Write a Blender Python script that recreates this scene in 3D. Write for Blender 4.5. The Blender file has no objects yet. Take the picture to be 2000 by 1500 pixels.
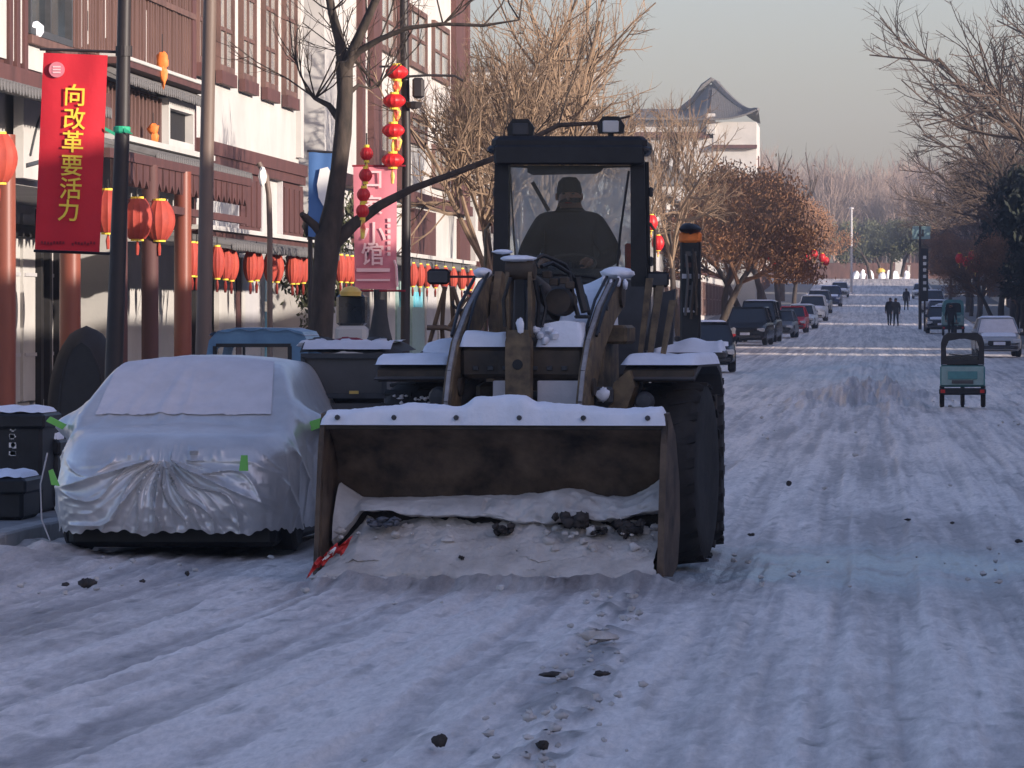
import bpy, bmesh, math, random
import numpy as np
from mathutils import Vector, Matrix
random.seed(7); np.random.seed(7)
SC = bpy.context.scene
COL = SC.collection
rad = math.radians

# ------------------------------------------------------------------ camera, sky, sun, exposure
cd = bpy.data.cameras.new('camera'); cam = bpy.data.objects.new('camera', cd); COL.objects.link(cam)
SC.camera = cam
cam.location = (0, 0, 1.7); cam.rotation_euler = (rad(90), 0, 0)
cd.sensor_width = 36; cd.lens = 180; cd.shift_x = -0.35; cd.shift_y = -0.0675
cd.clip_start = 0.5; cd.clip_end = 9000
SUN = Vector((0.86, -0.51, 0.0)).normalized()
EL = rad(12.2)
W = bpy.data.worlds.new("World"); SC.world = W; W.use_nodes = True
nt = W.node_tree
bg = nt.nodes['Background']
sky = nt.nodes.new('ShaderNodeTexSky'); sky.sky_type = 'NISHITA'; sky.sun_disc = False
sky.sun_elevation = EL; sky.sun_rotation = math.atan2(SUN.x, SUN.y)
sky.air_density = 1.0; sky.dust_density = 2.0; sky.ozone_density = 2.0; sky.altitude = 0
tint = nt.nodes.new('ShaderNodeMix'); tint.data_type = 'RGBA'; tint.blend_type = 'MULTIPLY'; tint.inputs[0].default_value = 1
nt.links.new(sky.outputs[0], tint.inputs[6]); tint.inputs[7].default_value = (1.01, .90, 1.07, 1)
nt.links.new(tint.outputs[2], bg.inputs[0]); bg.inputs[1].default_value = 0.124
sd = bpy.data.lights.new('sun', 'SUN'); so = bpy.data.objects.new('sun', sd); COL.objects.link(so)
sd.energy = 4.4; sd.angle = rad(0.5); sd.color = (1.0, 0.88, 0.76)
sv = Vector((SUN.x*math.cos(EL), SUN.y*math.cos(EL), math.sin(EL)))
so.rotation_euler = sv.to_track_quat('Z', 'Y').to_euler(); so.location = (40, -40, 40)
SC.view_settings.view_transform = 'Standard'; SC.view_settings.look = 'None'
SC.view_settings.exposure = 0.92; SC.view_settings.gamma = 1.0; SC.view_settings.use_curve_mapping = False
SC.cycles.max_bounces = 6; SC.cycles.transparent_max_bounces = 12; SC.cycles.volume_bounces = 0

# ------------------------------------------------------------------ materials
def mat(name, c, rough=.7, metal=0, var=.25, scale=6, bump=0, bscale=30, c2=None, stretch=None, spec=.4, gen=False, detail=6, sharp=None):
    m = bpy.data.materials.new(name); m.use_nodes = True
    n = m.node_tree; b = n.nodes['Principled BSDF']
    b.inputs['Roughness'].default_value = rough; b.inputs['Metallic'].default_value = metal
    b.inputs['Specular IOR Level'].default_value = spec
    tc = n.nodes.new('ShaderNodeTexCoord'); mp = n.nodes.new('ShaderNodeMapping')
    n.links.new(tc.outputs['Object'], mp.inputs[0])
    if stretch: mp.inputs['Scale'].default_value = stretch
    nz = n.nodes.new('ShaderNodeTexNoise'); nz.inputs['Scale'].default_value = scale; nz.inputs['Detail'].default_value = detail
    nz.inputs['Roughness'].default_value = .6
    n.links.new(mp.outputs[0], nz.inputs['Vector'])
    cr = n.nodes.new('ShaderNodeValToRGB')
    lo, hi = sharp or (.3, .7)
    cr.color_ramp.elements[0].position = lo; cr.color_ramp.elements[1].position = hi
    d = c2 or tuple(x*(1-var) for x in c)
    cr.color_ramp.elements[0].color = (*d, 1); cr.color_ramp.elements[1].color = (*c, 1)
    n.links.new(nz.outputs['Fac'], cr.inputs[0]); n.links.new(cr.outputs[0], b.inputs['Base Color'])
    if bump:
        n2 = n.nodes.new('ShaderNodeTexNoise'); n2.inputs['Scale'].default_value = bscale; n2.inputs['Detail'].default_value = 5
        n.links.new(mp.outputs[0], n2.inputs['Vector'])
        bp = n.nodes.new('ShaderNodeBump'); bp.inputs['Strength'].default_value = 1; bp.inputs['Distance'].default_value = bump
        n.links.new(n2.outputs['Fac'], bp.inputs['Height']); n.links.new(bp.outputs[0], b.inputs['Normal'])
    return m
def glass_mat(name, tint, dust, alpha):
    m = bpy.data.materials.new(name); m.use_nodes = True; n = m.node_tree
    for x in list(n.nodes): n.nodes.remove(x)
    o = n.nodes.new('ShaderNodeOutputMaterial'); tr = n.nodes.new('ShaderNodeBsdfTransparent'); tr.inputs[0].default_value = (*tint, 1)
    gl = n.nodes.new('ShaderNodeBsdfGlossy'); gl.inputs['Roughness'].default_value = .08; gl.inputs[0].default_value = (.32, .35, .38, 1)
    df = n.nodes.new('ShaderNodeBsdfDiffuse'); df.inputs[0].default_value = (*dust, 1)
    fr = n.nodes.new('ShaderNodeFresnel'); fr.inputs[0].default_value = 1.45
    if name == 'dusty_rear_glass':
        tl = n.nodes.new('ShaderNodeBsdfTranslucent'); tl.inputs[0].default_value = (.85,.88,.88,1); ad = n.nodes.new('ShaderNodeAddShader'); n.links.new(df.outputs[0], ad.inputs[0]); n.links.new(tl.outputs[0], ad.inputs[1]); df = ad
    m1 = n.nodes.new('ShaderNodeMixShader'); m2 = n.nodes.new('ShaderNodeMixShader')
    nz = n.nodes.new('ShaderNodeTexNoise'); nz.inputs['Scale'].default_value = 5; nz.inputs['Detail'].default_value = 6
    tc = n.nodes.new('ShaderNodeTexCoord'); n.links.new(tc.outputs['Object'], nz.inputs['Vector'])
    mr = n.nodes.new('ShaderNodeMapRange'); mr.inputs[1].default_value = .3; mr.inputs[2].default_value = .7
    mr.inputs[3].default_value = alpha*.6; mr.inputs[4].default_value = min(1, alpha*1.4)
    n.links.new(nz.outputs['Fac'], mr.inputs[0]); n.links.new(mr.outputs[0], m1.inputs[0])
    n.links.new(tr.outputs[0], m1.inputs[1]); n.links.new(df.outputs[0], m1.inputs[2])
    n.links.new(fr.outputs[0], m2.inputs[0]); n.links.new(m1.outputs[0], m2.inputs[1]); n.links.new(gl.outputs[0], m2.inputs[2])
    n.links.new(m2.outputs[0], o.inputs[0]); return m
M = dict(
 snow=mat('fresh_snow', (.80,.83,.90), .85, var=.1, scale=9, bump=.006, bscale=25),
 snowload=mat('ploughed_snow', (.64,.595,.55), .9, c2=(.43,.39,.355), scale=5, bump=.02, bscale=18),
 crust=mat('grey_snow_crust', (.62,.60,.58), .9, c2=(.42,.40,.385), scale=5, bump=.012, bscale=16),
 dullfrost=mat('dull_frost_on_steel', (.34,.33,.335), .8, var=.35, scale=14, bump=.003),
 dirtclod=mat('dirty_clod', (.07,.06,.055), .95, var=.5, scale=20, bump=.01),
 icechunk=mat('ice_clod', (.16,.17,.20), .8, var=.4, scale=20, bump=.01),
 steel=mat('worn_bucket_steel', (.16,.11,.072), .65, metal=.05, c2=(.020,.014,.011), scale=4.5, bump=.004, bscale=14, detail=9),
 yellow=mat('weathered_ochre_paint', (.22,.155,.085), .6, c2=(.05,.038,.029), scale=9, bump=.002, bscale=25, detail=9),
 brownp=mat('dirty_brown_paint', (.085,.062,.042), .65, c2=(.028,.022,.018), scale=5, bump=.002),
 black=mat('black_paint', (.016,.016,.018), .5, var=.5, scale=8, bump=.001),
 grey=mat('dark_grey_paint', (.06,.062,.068), .55, var=.4, scale=8),
 rubber=mat('dirty_rubber', (.035,.031,.028), .85, c2=(.014,.013,.013), scale=7, bump=.004, bscale=30),
 chrome=mat('dull_chrome', (.5,.5,.52), .25, metal=1, var=.2),
 lamp=mat('lamp_lens', (.55,.56,.58), .15, var=.2, spec=.8),
 cover=mat('silver_car_cover', (.72,.70,.685), .33, metal=.42, c2=(.56,.55,.545), scale=4, bump=.007, bscale=9, detail=9),
 frost=mat('frost_on_cover', (.70,.665,.685), .7, var=.14, scale=6, bump=.004, bscale=20),
 lime=mat('lime_reflective', (.22,.62,.12), .5, var=.15),
 red=mat('red_banner_cloth', (.56,.016,.03), .75, var=.14, scale=2, bump=.012, bscale=3),
 redcl=mat('red_plastic', (.6,.03,.025), .5, var=.3, scale=15),
 maroon=mat('dark_red_cloth', (.22,.01,.02), .75, var=.1),
 gold=mat('gold_print', (.85,.62,.06), .6, var=.05),
 pink=mat('faded_pink_banner', (.62,.20,.24), .75, var=.12, scale=4, bump=.003, bscale=5),
 pinkw=mat('pale_pink_print', (.80,.52,.52), .7, var=.05),
 bluecl=mat('blue_banner_cloth', (.07,.16,.36), .7, var=.15, scale=3),
 white=mat('white_print', (.78,.76,.72), .6, var=.06),
 plaster=mat('white_plaster', (.50,.485,.465), .9, var=.20, scale=.8, bump=.003, bscale=12, detail=9),
 plasterg=mat('grey_plaster', (.46,.45,.46), .9, var=.15, scale=1.4),
 wood=mat('brown_painted_wood', (.105,.042,.038), .7, c2=(.055,.024,.023), scale=3, stretch=(1,1,.25), bump=.002),
 woodl=mat('weathered_slat_wood', (.155,.085,.07), .75, c2=(.065,.035,.03), scale=3, stretch=(1,1,.25), bump=.003),
 column=mat('red_brown_column_paint', (.25,.075,.045), .38, c2=(.16,.045,.03), scale=2, stretch=(1,1,.2)),
 tile=mat('grey_roof_tile', (.16,.155,.155), .85, var=.4, scale=5, bump=.004),
 dark=mat('dark_interior', (.018,.016,.017), .8, var=.4),
 wglass=mat('window_glass', (.035,.055,.075), .08, c2=(.012,.014,.016), scale=.9, spec=.8),
 wglassl=mat('pale_window_glass', (.24,.25,.26), .15, c2=(.42,.42,.38), scale=1.6, spec=.8, detail=9),
 lant=mat('red_lantern_cloth', (.42,.062,.036), .7, c2=(.27,.03,.022), scale=4),
 lantr=mat('bright_red_lantern', (.58,.018,.02), .45, var=.2),
 orange=mat('orange_cloth', (.85,.22,.04), .6, var=.3, scale=12),
 bark=mat('bare_tree_bark', (.075,.055,.043), .9, c2=(.025,.02,.017), scale=9, stretch=(1,1,.35), bump=.015, bscale=14),
 barkl=mat('pale_twig_bark', (.27,.185,.12), .9, c2=(.12,.082,.055), scale=1.5),
 barkg=mat('grey_brown_twig_bark', (.105,.072,.054), .9, c2=(.05,.036,.029), scale=1.5),
 leafb=mat('dry_brown_leaves', (.27,.135,.065), .85, c2=(.08,.04,.022), scale=.8, detail=2),
 leafg=mat('dull_green_leaves', (.085,.085,.04), .8, c2=(.03,.04,.02), scale=.8, detail=2),
 leafd=mat('dark_conifer_needles', (.02,.026,.017), .85, c2=(.01,.013,.009), scale=.8, detail=2),
 farw=mat('far_wood_bark', (.30,.22,.185), .95, c2=(.20,.15,.125), scale=.06, detail=3),
 pole=mat('brown_pole_paint', (.17,.12,.095), .55, var=.3, scale=5, stretch=(1,1,.2)),
 poled=mat('dark_pole_paint', (.028,.022,.022), .5, var=.3, scale=5),
 green=mat('green_ribbon', (.03,.42,.22), .6, var=.2),
 bluev=mat('blue_vehicle_paint', (.12,.24,.36), .4, c2=(.07,.15,.25), scale=4),
 teal=mat('teal_vehicle_paint', (.10,.30,.30), .45, c2=(.07,.2,.21), scale=5),
 teall=mat('pale_teal_panel', (.30,.44,.42), .5, var=.25, scale=8),
 canvas=mat('dark_canvas', (.05,.048,.047), .9, var=.3, scale=6, bump=.006, bscale=8),
 boxg=mat('grey_brown_metal', (.095,.088,.085), .6, var=.25, scale=5),
 carw=mat('white_car_paint', (.72,.72,.71), .3, var=.08), carb=mat('black_car_paint', (.012,.012,.015), .2, var=.2),
 carg=mat('grey_car_paint', (.14,.15,.17), .3, var=.15), cars=mat('silver_car_paint', (.36,.38,.41), .3, metal=.3, var=.1),
 carr=mat('red_car_paint', (.55,.015,.03), .3, var=.1), carn=mat('navy_car_paint', (.025,.04,.10), .3, var=.15),
 cglass=mat('car_glass', (.02,.024,.028), .08, var=.4, spec=.9),
 plate=mat('plate_white', (.75,.77,.85), .5, var=.1), amber=mat('amber_reflector', (.75,.5,.12), .4),
 coat=mat('navy_work_coat', (.006,.007,.012), .9, var=.3, scale=12, bump=.004), coatb=mat('black_coat', (.014,.014,.017), .9, var=.3, bump=.004),
 skin=mat('skin', (.30,.17,.12), .6, var=.1), hair=mat('dark_hair', (.01,.009,.009), .8, var=.3),
 pave=mat('pavement_stone', (.24,.235,.235), .9, var=.3, scale=3, bump=.004), kerb=mat('kerb_stone', (.30,.30,.30), .85, var=.25, scale=5, bump=.003),
 cyan=mat('cyan_poster', (.05,.45,.60), .5, c2=(.3,.6,.7), scale=4), yel=mat('yellow_poster', (.80,.62,.10), .5, c2=(.7,.1,.06), scale=5, sharp=(.45,.55)),
 magenta=mat('crimson_poster', (.6,.03,.10), .5, c2=(.8,.75,.7), scale=6, sharp=(.45,.5)),
 brass=mat('brown_varnish', (.10,.062,.035), .4, var=.3),
 glass=glass_mat('dusty_cab_glass', (.95,.97,.97), (.50,.53,.53), .035), rglass=glass_mat('dusty_rear_glass', (.95,.97,.97), (.30,.31,.31), .34),
)
# ------------------------------------------------------------------ mesh builder
WP = {}
def wpos(o):
    v = Vector((0,0,0))
    while o: v = v + Vector(o.location); o = o.parent
    return v
def tag(o, label=None, cat=None, group=None, kind=None):
    if label: o['label'] = label
    if cat: o['category'] = cat
    if group: o['group'] = group
    if kind: o['kind'] = kind
    return o
def thing(name, label, cat, loc=(0,0,0), group=None):
    o = bpy.data.objects.new(name, None); COL.objects.link(o); o.location = loc; o.empty_display_size = .2
    return tag(o, label, cat, group)
def link(name, me, m, parent=None, loc=(0,0,0)):
    o = bpy.data.objects.new(name, me); COL.objects.link(o); o.location = loc
    if parent: o.parent = parent
    if m is not None and not me.materials: me.materials.append(m)
    return o
def copy_tree(o, parent=None):
    c = o.copy(); COL.objects.link(c)
    if parent: c.parent = parent
    for ch in list(o.children): copy_tree(ch, c)
    return c
def ident(p): return p
class MB:
    def __init__(s, T=None): s.v = []; s.f = []; s.T = T or ident
    def add(s, vs, fs):
        n = len(s.v); s.v += [s.T(p) for p in vs]; s.f += [tuple(i+n for i in f) for f in fs]; return s
    def box(s, x0, x1, y0, y1, z0, z1, bev=0):
        if bev:
            b = bev; P = []
            for z, k in ((z0,b),(z0+b,0),(z1-b,0),(z1,b)):
                X0,X1,Y0,Y1 = x0+k,x1-k,y0+k,y1-k
                P += [(X0+b,Y0,z),(X1-b,Y0,z),(X1,Y0+b,z),(X1,Y1-b,z),(X1-b,Y1,z),(X0+b,Y1,z),(X0,Y1-b,z),(X0,Y0+b,z)]
            F = [tuple(range(7,-1,-1)), tuple(range(24,32))]
            for r in range(3):
                for i in range(8): a=r*8+i; c=r*8+(i+1)%8; F.append((a,c,c+8,a+8))
            return s.add(P, F)
        return s.add([(x0,y0,z0),(x1,y0,z0),(x1,y1,z0),(x0,y1,z0),(x0,y0,z1),(x1,y0,z1),(x1,y1,z1),(x0,y1,z1)],
              [(3,2,1,0),(4,5,6,7),(0,1,5,4),(1,2,6,5),(2,3,7,6),(3,0,4,7)])
    def prism(s, poly, a, b, axis='x'):
        n = len(poly)
        if axis == 'x': g = lambda t, p: (t, p[0], p[1])
        elif axis == 'y': g = lambda t, p: (p[0], t, p[1])
        else: g = lambda t, p: (p[0], p[1], t)
        vs = [g(a, p) for p in poly] + [g(b, p) for p in poly]
        fs = [tuple(range(n-1,-1,-1)), tuple(range(n, 2*n))] + [(i,(i+1)%n,(i+1)%n+n,i+n) for i in range(n)]
        return s.add(vs, fs)
    def tube(s, pts, rs, n=6, cap=True):
        pts = [Vector(p) for p in pts]
        if not hasattr(rs, '__len__'): rs = [rs]*len(pts)
        vs = []; fs = []; up = None
        for i, p in enumerate(pts):
            d = (pts[min(i+1,len(pts)-1)] - pts[max(i-1,0)])
            if d.length < 1e-9: d = Vector((0,0,1))
            d.normalize()
            if up is None: up = Vector((1,0,0)) if abs(d.x) < .8 else Vector((0,1,0))
            a = d.cross(up).normalized(); b = d.cross(a); up = b.cross(d) if b.length>0 else up
            up = a.cross(d)*1.0
            for k in range(n):
                t = 2*math.pi*k/n; vs.append(tuple(p + (a*math.cos(t)+b*math.sin(t))*rs[i]))
        for i in range(len(pts)-1):
            for k in range(n): fs.append((i*n+k, i*n+(k+1)%n, (i+1)*n+(k+1)%n, (i+1)*n+k))
        if cap: fs.append(tuple(range(n-1,-1,-1))); fs.append(tuple(range((len(pts)-1)*n, len(pts)*n)))
        return s.add(vs, fs)
    def lathe(s, prof, n=16, c=(0,0,0), axis='z'):
        vs = []; fs = []
        for r, h in prof:
            for k in range(n):
                t = 2*math.pi*k/n; x, y = r*math.cos(t), r*math.sin(t)
                p = (x,y,h) if axis=='z' else ((h,x,y) if axis=='x' else (x,h,y))
                vs.append((p[0]+c[0], p[1]+c[1], p[2]+c[2]))
        for i in range(len(prof)-1):
            for k in range(n): fs.append((i*n+k, i*n+(k+1)%n, (i+1)*n+(k+1)%n, (i+1)*n+k))
        fs.append(tuple(range(n-1,-1,-1))); fs.append(tuple(range((len(prof)-1)*n, len(prof)*n)))
        return s.add(vs, fs)
    def blob(s, c, r, seed=0, n=10, rough=.25):
        rr = random.Random(seed); vs = []; fs = []; m = n//2+1
        for i in range(m+1):
            ph = math.pi*i/m
            for k in range(n):
                t = 2*math.pi*k/n; q = 1+rr.uniform(-rough, rough)
                vs.append((c[0]+r[0]*q*math.sin(ph)*math.cos(t), c[1]+r[1]*q*math.sin(ph)*math.sin(t), c[2]+r[2]*q*math.cos(ph)))
        for i in range(m):
            for k in range(n): fs.append((i*n+k,(i+1)*n+k,(i+1)*n+(k+1)%n,i*n+(k+1)%n))
        return s.add(vs, fs)
    def sheet(s, fn, nu, nv):
        vs = [fn(i/nu, j/nv) for j in range(nv+1) for i in range(nu+1)]
        fs = [(j*(nu+1)+i, j*(nu+1)+i+1, (j+1)*(nu+1)+i+1, (j+1)*(nu+1)+i) for j in range(nv) for i in range(nu)]
        return s.add(vs, fs)
    def mesh(s, name, off=(0,0,0), smooth=False):
        me = bpy.data.meshes.new(name); o = Vector(off)
        me.from_pydata([tuple(Vector(p)-o) for p in s.v], [], s.f); me.update()
        bm = bmesh.new(); bm.from_mesh(me); bmesh.ops.recalc_face_normals(bm, faces=bm.faces); bm.to_mesh(me); bm.free()
        if smooth:
            me.polygons.foreach_set('use_smooth', [True]*len(me.polygons))
            try: me.set_sharp_from_angle(angle=rad(smooth if smooth is not True else 45))
            except Exception: pass
        return me
    def build(s, name, m, parent=None, loc=None, smooth=False, kind=None, label=None):
        """vertices given in world space (or the prototype's own space)"""
        if parent: off = wpos(parent)
        else:
            if loc is None:
                xs = [p[0] for p in s.v]; ys = [p[1] for p in s.v]; zs = [p[2] for p in s.v]
                loc = ((min(xs)+max(xs))/2, (min(ys)+max(ys))/2, min(zs))
            off = Vector(loc)
        me = s.mesh(name, off, smooth)
        o = link(name, me, m, parent, (0,0,0) if parent else loc)
        if kind: o['kind'] = kind
        if label: o['label'] = label
        return o
F_ = 10000.0
def at(px, py, Y): return ((px-1700)*Y/F_, Y, 1.7-(py-615)*Y/F_)
def zg(Y):
    if Y <= 110: return 0.0
    Y = min(Y, 620.); return 2.35e-5*(Y-110)**2
def text_mesh(body, size, bold=.0, ext=.002, spacing=None):
    cu = bpy.data.curves.new('text', 'FONT'); cu.body = body; cu.size = size; cu.extrude = ext; cu.offset = bold
    cu.align_x = 'CENTER'; cu.align_y = 'CENTER'; cu.resolution_u = 3
    o = bpy.data.objects.new('text', cu); COL.objects.link(o)
    dg = bpy.context.evaluated_depsgraph_get(); me = bpy.data.meshes.new_from_object(o.evaluated_get(dg))
    bpy.data.objects.remove(o); return me
def glyph(ch, size, pos, m, parent, tilt=0, name='character', bold=.006, rotz=0, sx=1):
    me = text_mesh(ch, size, bold)
    R = Matrix.Translation(Vector(pos)-wpos(parent)) @ Matrix.Rotation(rotz,4,'Z') @ Matrix.Rotation(tilt,4,'Y') @ Matrix.Rotation(rad(90),4,'X') @ Matrix.Diagonal((sx,1,1,1))
    me.transform(R); return link(name, me, m, parent)
ORD = ['first','second','third','fourth','fifth','sixth','seventh','eighth','ninth','tenth','eleventh','twelfth','thirteenth','fourteenth','fifteenth','sixteenth']

# ------------------------------------------------------------------ numpy noise
def _h(ix, iy, s):
    n = (ix.astype(np.int64)*374761393 + iy.astype(np.int64)*668265263 + s*982451653) & 0x7fffffff
    n = ((n ^ (n >> 13))*1274126177) & 0x7fffffff
    return ((n ^ (n >> 16)) & 0xffff)/65535.0
def vnoise(x, y, s=0):
    ix = np.floor(x); iy = np.floor(y); fx = x-ix; fy = y-iy
    fx = fx*fx*(3-2*fx); fy = fy*fy*(3-2*fy); ix = ix.astype(np.int64); iy = iy.astype(np.int64)
    return (_h(ix,iy,s)*(1-fx)+_h(ix+1,iy,s)*fx)*(1-fy) + (_h(ix,iy+1,s)*(1-fx)+_h(ix+1,iy+1,s)*fx)*fy
def fbm(x, y, o=4, s=0):
    r = 0; a = .5; t = 0
    for i in range(o): r = r + a*vnoise(x, y, s+i*17); t += a; x = x*2.03+7.1; y = y*2.03+3.7; a *= .55
    return r/t

# ------------------------------------------------------------------ ground, road, pavements
def make_ground():
    xs = np.concatenate([[-3500,-900,-300,-120,-60,-35,-22,-15,-11], np.arange(-9,-6.5,.1), np.arange(-6.5,4.2,.026), np.arange(4.2,9,.12), [10,12,16,24,40,80,200,700,3500]])
    ys = [ -400,-100,-20,5,12]; y = 16.5
    while y < 700: ys.append(y); y *= 1.0058 if y < 140 else 1.012
    ys += [760, 900, 1500, 3000, 6000]
    ys = np.array(ys, float)
    X, Y = np.meshgrid(xs, ys); base = np.where(Y > 110, 2.35e-5*(np.minimum(Y,620)-110)**2, 0)
    on = 1/(1+np.exp((np.abs(X+.5)-6.5)*4))
    k = np.clip((Y-16)/20, 0, 1)
    # tracks: bent frame coordinate so that ruts fan to the left near the camera
    c = X + .011*(34-np.minimum(Y,34))**1.35*np.clip((-X-.8)/2.2,0,1.3)
    s1 = np.clip((fbm(c*5.5, Y*.055, 4, 141)-.5)*7+.5, 0, 1); s2 = np.clip((fbm(c*15, Y*.11, 4, 143)-.5)*6+.5, 0, 1)
    z = .035*(fbm(c*2.1, Y*.16, 4, 3)-.5) + .030*(fbm(c*8, Y*.30, 4, 9)-.5) + .026*(fbm(X*5, Y*2.2, 4, 21)-.5) - .016*s1 - .010*s2
    g = fbm(X*14, Y*5.5, 3, 33); z += .030*(g-.5)
    tr = 0
    for cx, w in ((-3.55,.16),(-2.9,.14),(-2.3,.18),(-1.75,.14),(-.95,.12),(-.35,.2),(.12,.15),(.75,.18),(1.5,.2),(2.4,.22)):
        wob = .05*np.sin(Y*.21+cx*3); e = np.exp(-((c-cx-wob)/w)**2)
        tr = tr + e*(.5+.5*vnoise(Y*.35+cx*9, cx+0*Y, 5))
        z -= .017*e; z += .012*np.exp(-((c-cx-wob-w*1.5)/(w*.45))**2)
    # tread ribs in two tracks
    for cx, y0, y1 in ((-.30,19,24),(-.02,19,23.2)):
        e = np.exp(-((X-cx)/.10)**4)*((Y>y0)&(Y<y1)); z += .007*e*np.sin(Y*2*math.pi/.33)*(vnoise(X*3,Y*1.5,8)>.45)
    # crumb line dropped by the bucket, and the rubble in the middle distance
    cl = np.exp(-((X+1.35+.02*(Y-24)+.05*np.sin(Y*1.7))/.13)**2)*(Y<32)*np.clip(fbm(X*9,Y*3.2,3,41)-.42,0,1); z += .10*cl
    ms = np.exp(-((X+.15)/1.25)**2-((Y-103)/11)**2); m2 = np.exp(-((X+.1)/1.0)**2-((Y-160)/14)**2)
    z += ms*(.06+1.5*np.clip(fbm(X*2.6,Y*.5,5,51)-.42,0,1)) + m2*.75*np.clip(fbm(X*1.8,Y*.3,4,57)-.4,0,1)
    z += .12*np.clip(fbm(X*1.6,Y*.5,4,61)-.45,0,1)*np.exp(-((X-3.6)/.9)**2)*(Y>60)
    z += .35*np.clip(fbm(X*1.9,Y*.8,4,63)-.38,0,1)*np.exp(-((X+5.9)/.35)**2)*(Y<75)
    z += .10*np.clip(fbm(X*3,Y*1.2,4,71)-.45,0,1)*np.exp(-((Y-34.8)/1.6)**2)*(X<-3.4)
    far = np.clip((Y-110)/100, 0, 1); z = base + z*on*(1-far*.55) - .012
    z += .075*np.exp(-((Y-32.62+.10*np.sin(X*5))/.26)**2)*np.clip((X+3.75)*6,0,1)*np.clip((-1.22-X)*6,0,1)*(.25+1.3*fbm(X*6,Y*3,4,151))
    # colour masks (wear of the snow, its contrast raised to replace directional light)
    patch = np.clip((fbm(c*1.1, Y*.12, 4, 81)-.40)*3.2, 0, 1)
    worn = np.clip(patch*.45*(1-tr*.2) + tr*.2 + .42*s1 + .26*s2 - .12 + 1.0*(fbm(c*9,Y*.30,4,85)-.5) + .9*(fbm(X*16,Y*3.2,3,87)-.5), 0, 1)
    clean = np.exp(-((c+2.15+.02*(Y-25))/.22)**2)*(Y<33)*.8
    slab = np.clip((fbm(c*2.6+9, Y*.20, 5, 131)-.50)*9, 0, 1)*np.clip((34-Y)/6,0,1); worn = np.clip(worn-clean-.35*slab, 0, 1)
    ice = np.clip(2.6*np.exp(-((X+.15)/1.25)**2-((Y-35.3)/2.3)**2)*np.clip(fbm(X*3,Y*1.1,4,91)*1.6-.25,0,1) + 1.0*np.exp(-((X+1)/3.4)**2-((Y-150)/28)**2)*fbm(X,Y*.1,3,93), 0, 1)
    dirt = np.clip(cl*2.2 + .9*np.exp(-((X+5.9)/.55)**2)*fbm(X*3,Y,3,97)*(Y<80) + .75*np.exp(-((Y-28.8)/2.6)**2)*np.clip((-X-3.6)/1.0,0,1)*fbm(X*2.2,Y*1.7,4,99)
             + .45*np.exp(-((Y-32.45)/.6)**2)*np.exp(-((X+2.4)/1.3)**4) + np.clip(fbm(X*10,Y*2.4,3,103)-.66,0,1)*3.*(Y<60)
             + .55*ms*np.clip(fbm(X*3,Y*.6,3,105)-.5,0,1)*4 + np.clip(fbm(X*6,Y*1.1,3,107)-.62,0,1)*3*m2, 0, 1)
    ny, nx = X.shape; V = np.stack([X.ravel(), Y.ravel(), z.ravel()], 1)
    i = np.arange(nx*ny).reshape(ny, nx); Fq = np.stack([i[:-1,:-1], i[:-1,1:], i[1:,1:], i[1:,:-1]], -1).reshape(-1, 4)
    me = bpy.data.meshes.new('ground'); me.vertices.add(len(V)); me.vertices.foreach_set('co', V.ravel())
    me.loops.add(Fq.size); me.polygons.add(len(Fq)); me.loops.foreach_set('vertex_index', Fq.ravel())
    me.polygons.foreach_set('loop_start', np.arange(0, Fq.size, 4)); me.polygons.foreach_set('loop_total', np.full(len(Fq), 4))
    me.polygons.foreach_set('use_smooth', np.ones(len(Fq), bool)); me.update()
    a = me.attributes.new('wear', 'FLOAT_COLOR', 'POINT')
    a.data.foreach_set('color', np.stack([worn.ravel(), ice.ravel(), dirt.ravel(), np.ones(worn.size)], 1).ravel())
    m = bpy.data.materials.new('packed_snow_road'); m.use_nodes = True; n = m.node_tree; b = n.nodes['Principled BSDF']
    at_ = n.nodes.new('ShaderNodeAttribute'); at_.attribute_name = 'wear'; sp = n.nodes.new('ShaderNodeSeparateColor'); n.links.new(at_.outputs['Color'], sp.inputs[0])
    tc = n.nodes.new('ShaderNodeTexCoord'); mp = n.nodes.new('ShaderNodeMapping'); mp.inputs['Scale'].default_value = (1,.22,1); n.links.new(tc.outputs['Object'], mp.inputs[0])
    nz = n.nodes.new('ShaderNodeTexNoise'); nz.inputs['Scale'].default_value = 7; nz.inputs['Detail'].default_value = 8; n.links.new(mp.outputs[0], nz.inputs['Vector'])
    def mix(fac, c1, c2, add=None):
        x = n.nodes.new('ShaderNodeMix'); x.data_type = 'RGBA'
        if isinstance(c1, tuple): x.inputs[6].default_value = (*c1, 1)
        else: n.links.new(c1, x.inputs[6])
        if isinstance(c2, tuple): x.inputs[7].default_value = (*c2, 1)
        else: n.links.new(c2, x.inputs[7])
        n.links.new(fac, x.inputs[0]); return x.outputs[2]
    base_c = mix(nz.outputs['Fac'], (.78,.69,.62), (.96,.88,.82))
    c1 = mix(sp.outputs[0], base_c, (.36,.315,.30))
    c2 = mix(sp.outputs[1], c1, (.22,.31,.37))
    c3 = mix(sp.outputs[2], c2, (.085,.075,.07)); 
    nf = n.nodes.new('ShaderNodeTexNoise'); nf.inputs['Scale'].default_value = 30; nf.inputs['Detail'].default_value = 7; nf.inputs['Roughness'].default_value = .7
    mf = n.nodes.new('ShaderNodeMapping'); mf.inputs['Scale'].default_value = (1,.16,1); mf.inputs['Rotation'].default_value = (0,0,.12); n.links.new(tc.outputs['Object'], mf.inputs[0]); n.links.new(mf.outputs[0], nf.inputs['Vector'])
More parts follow.
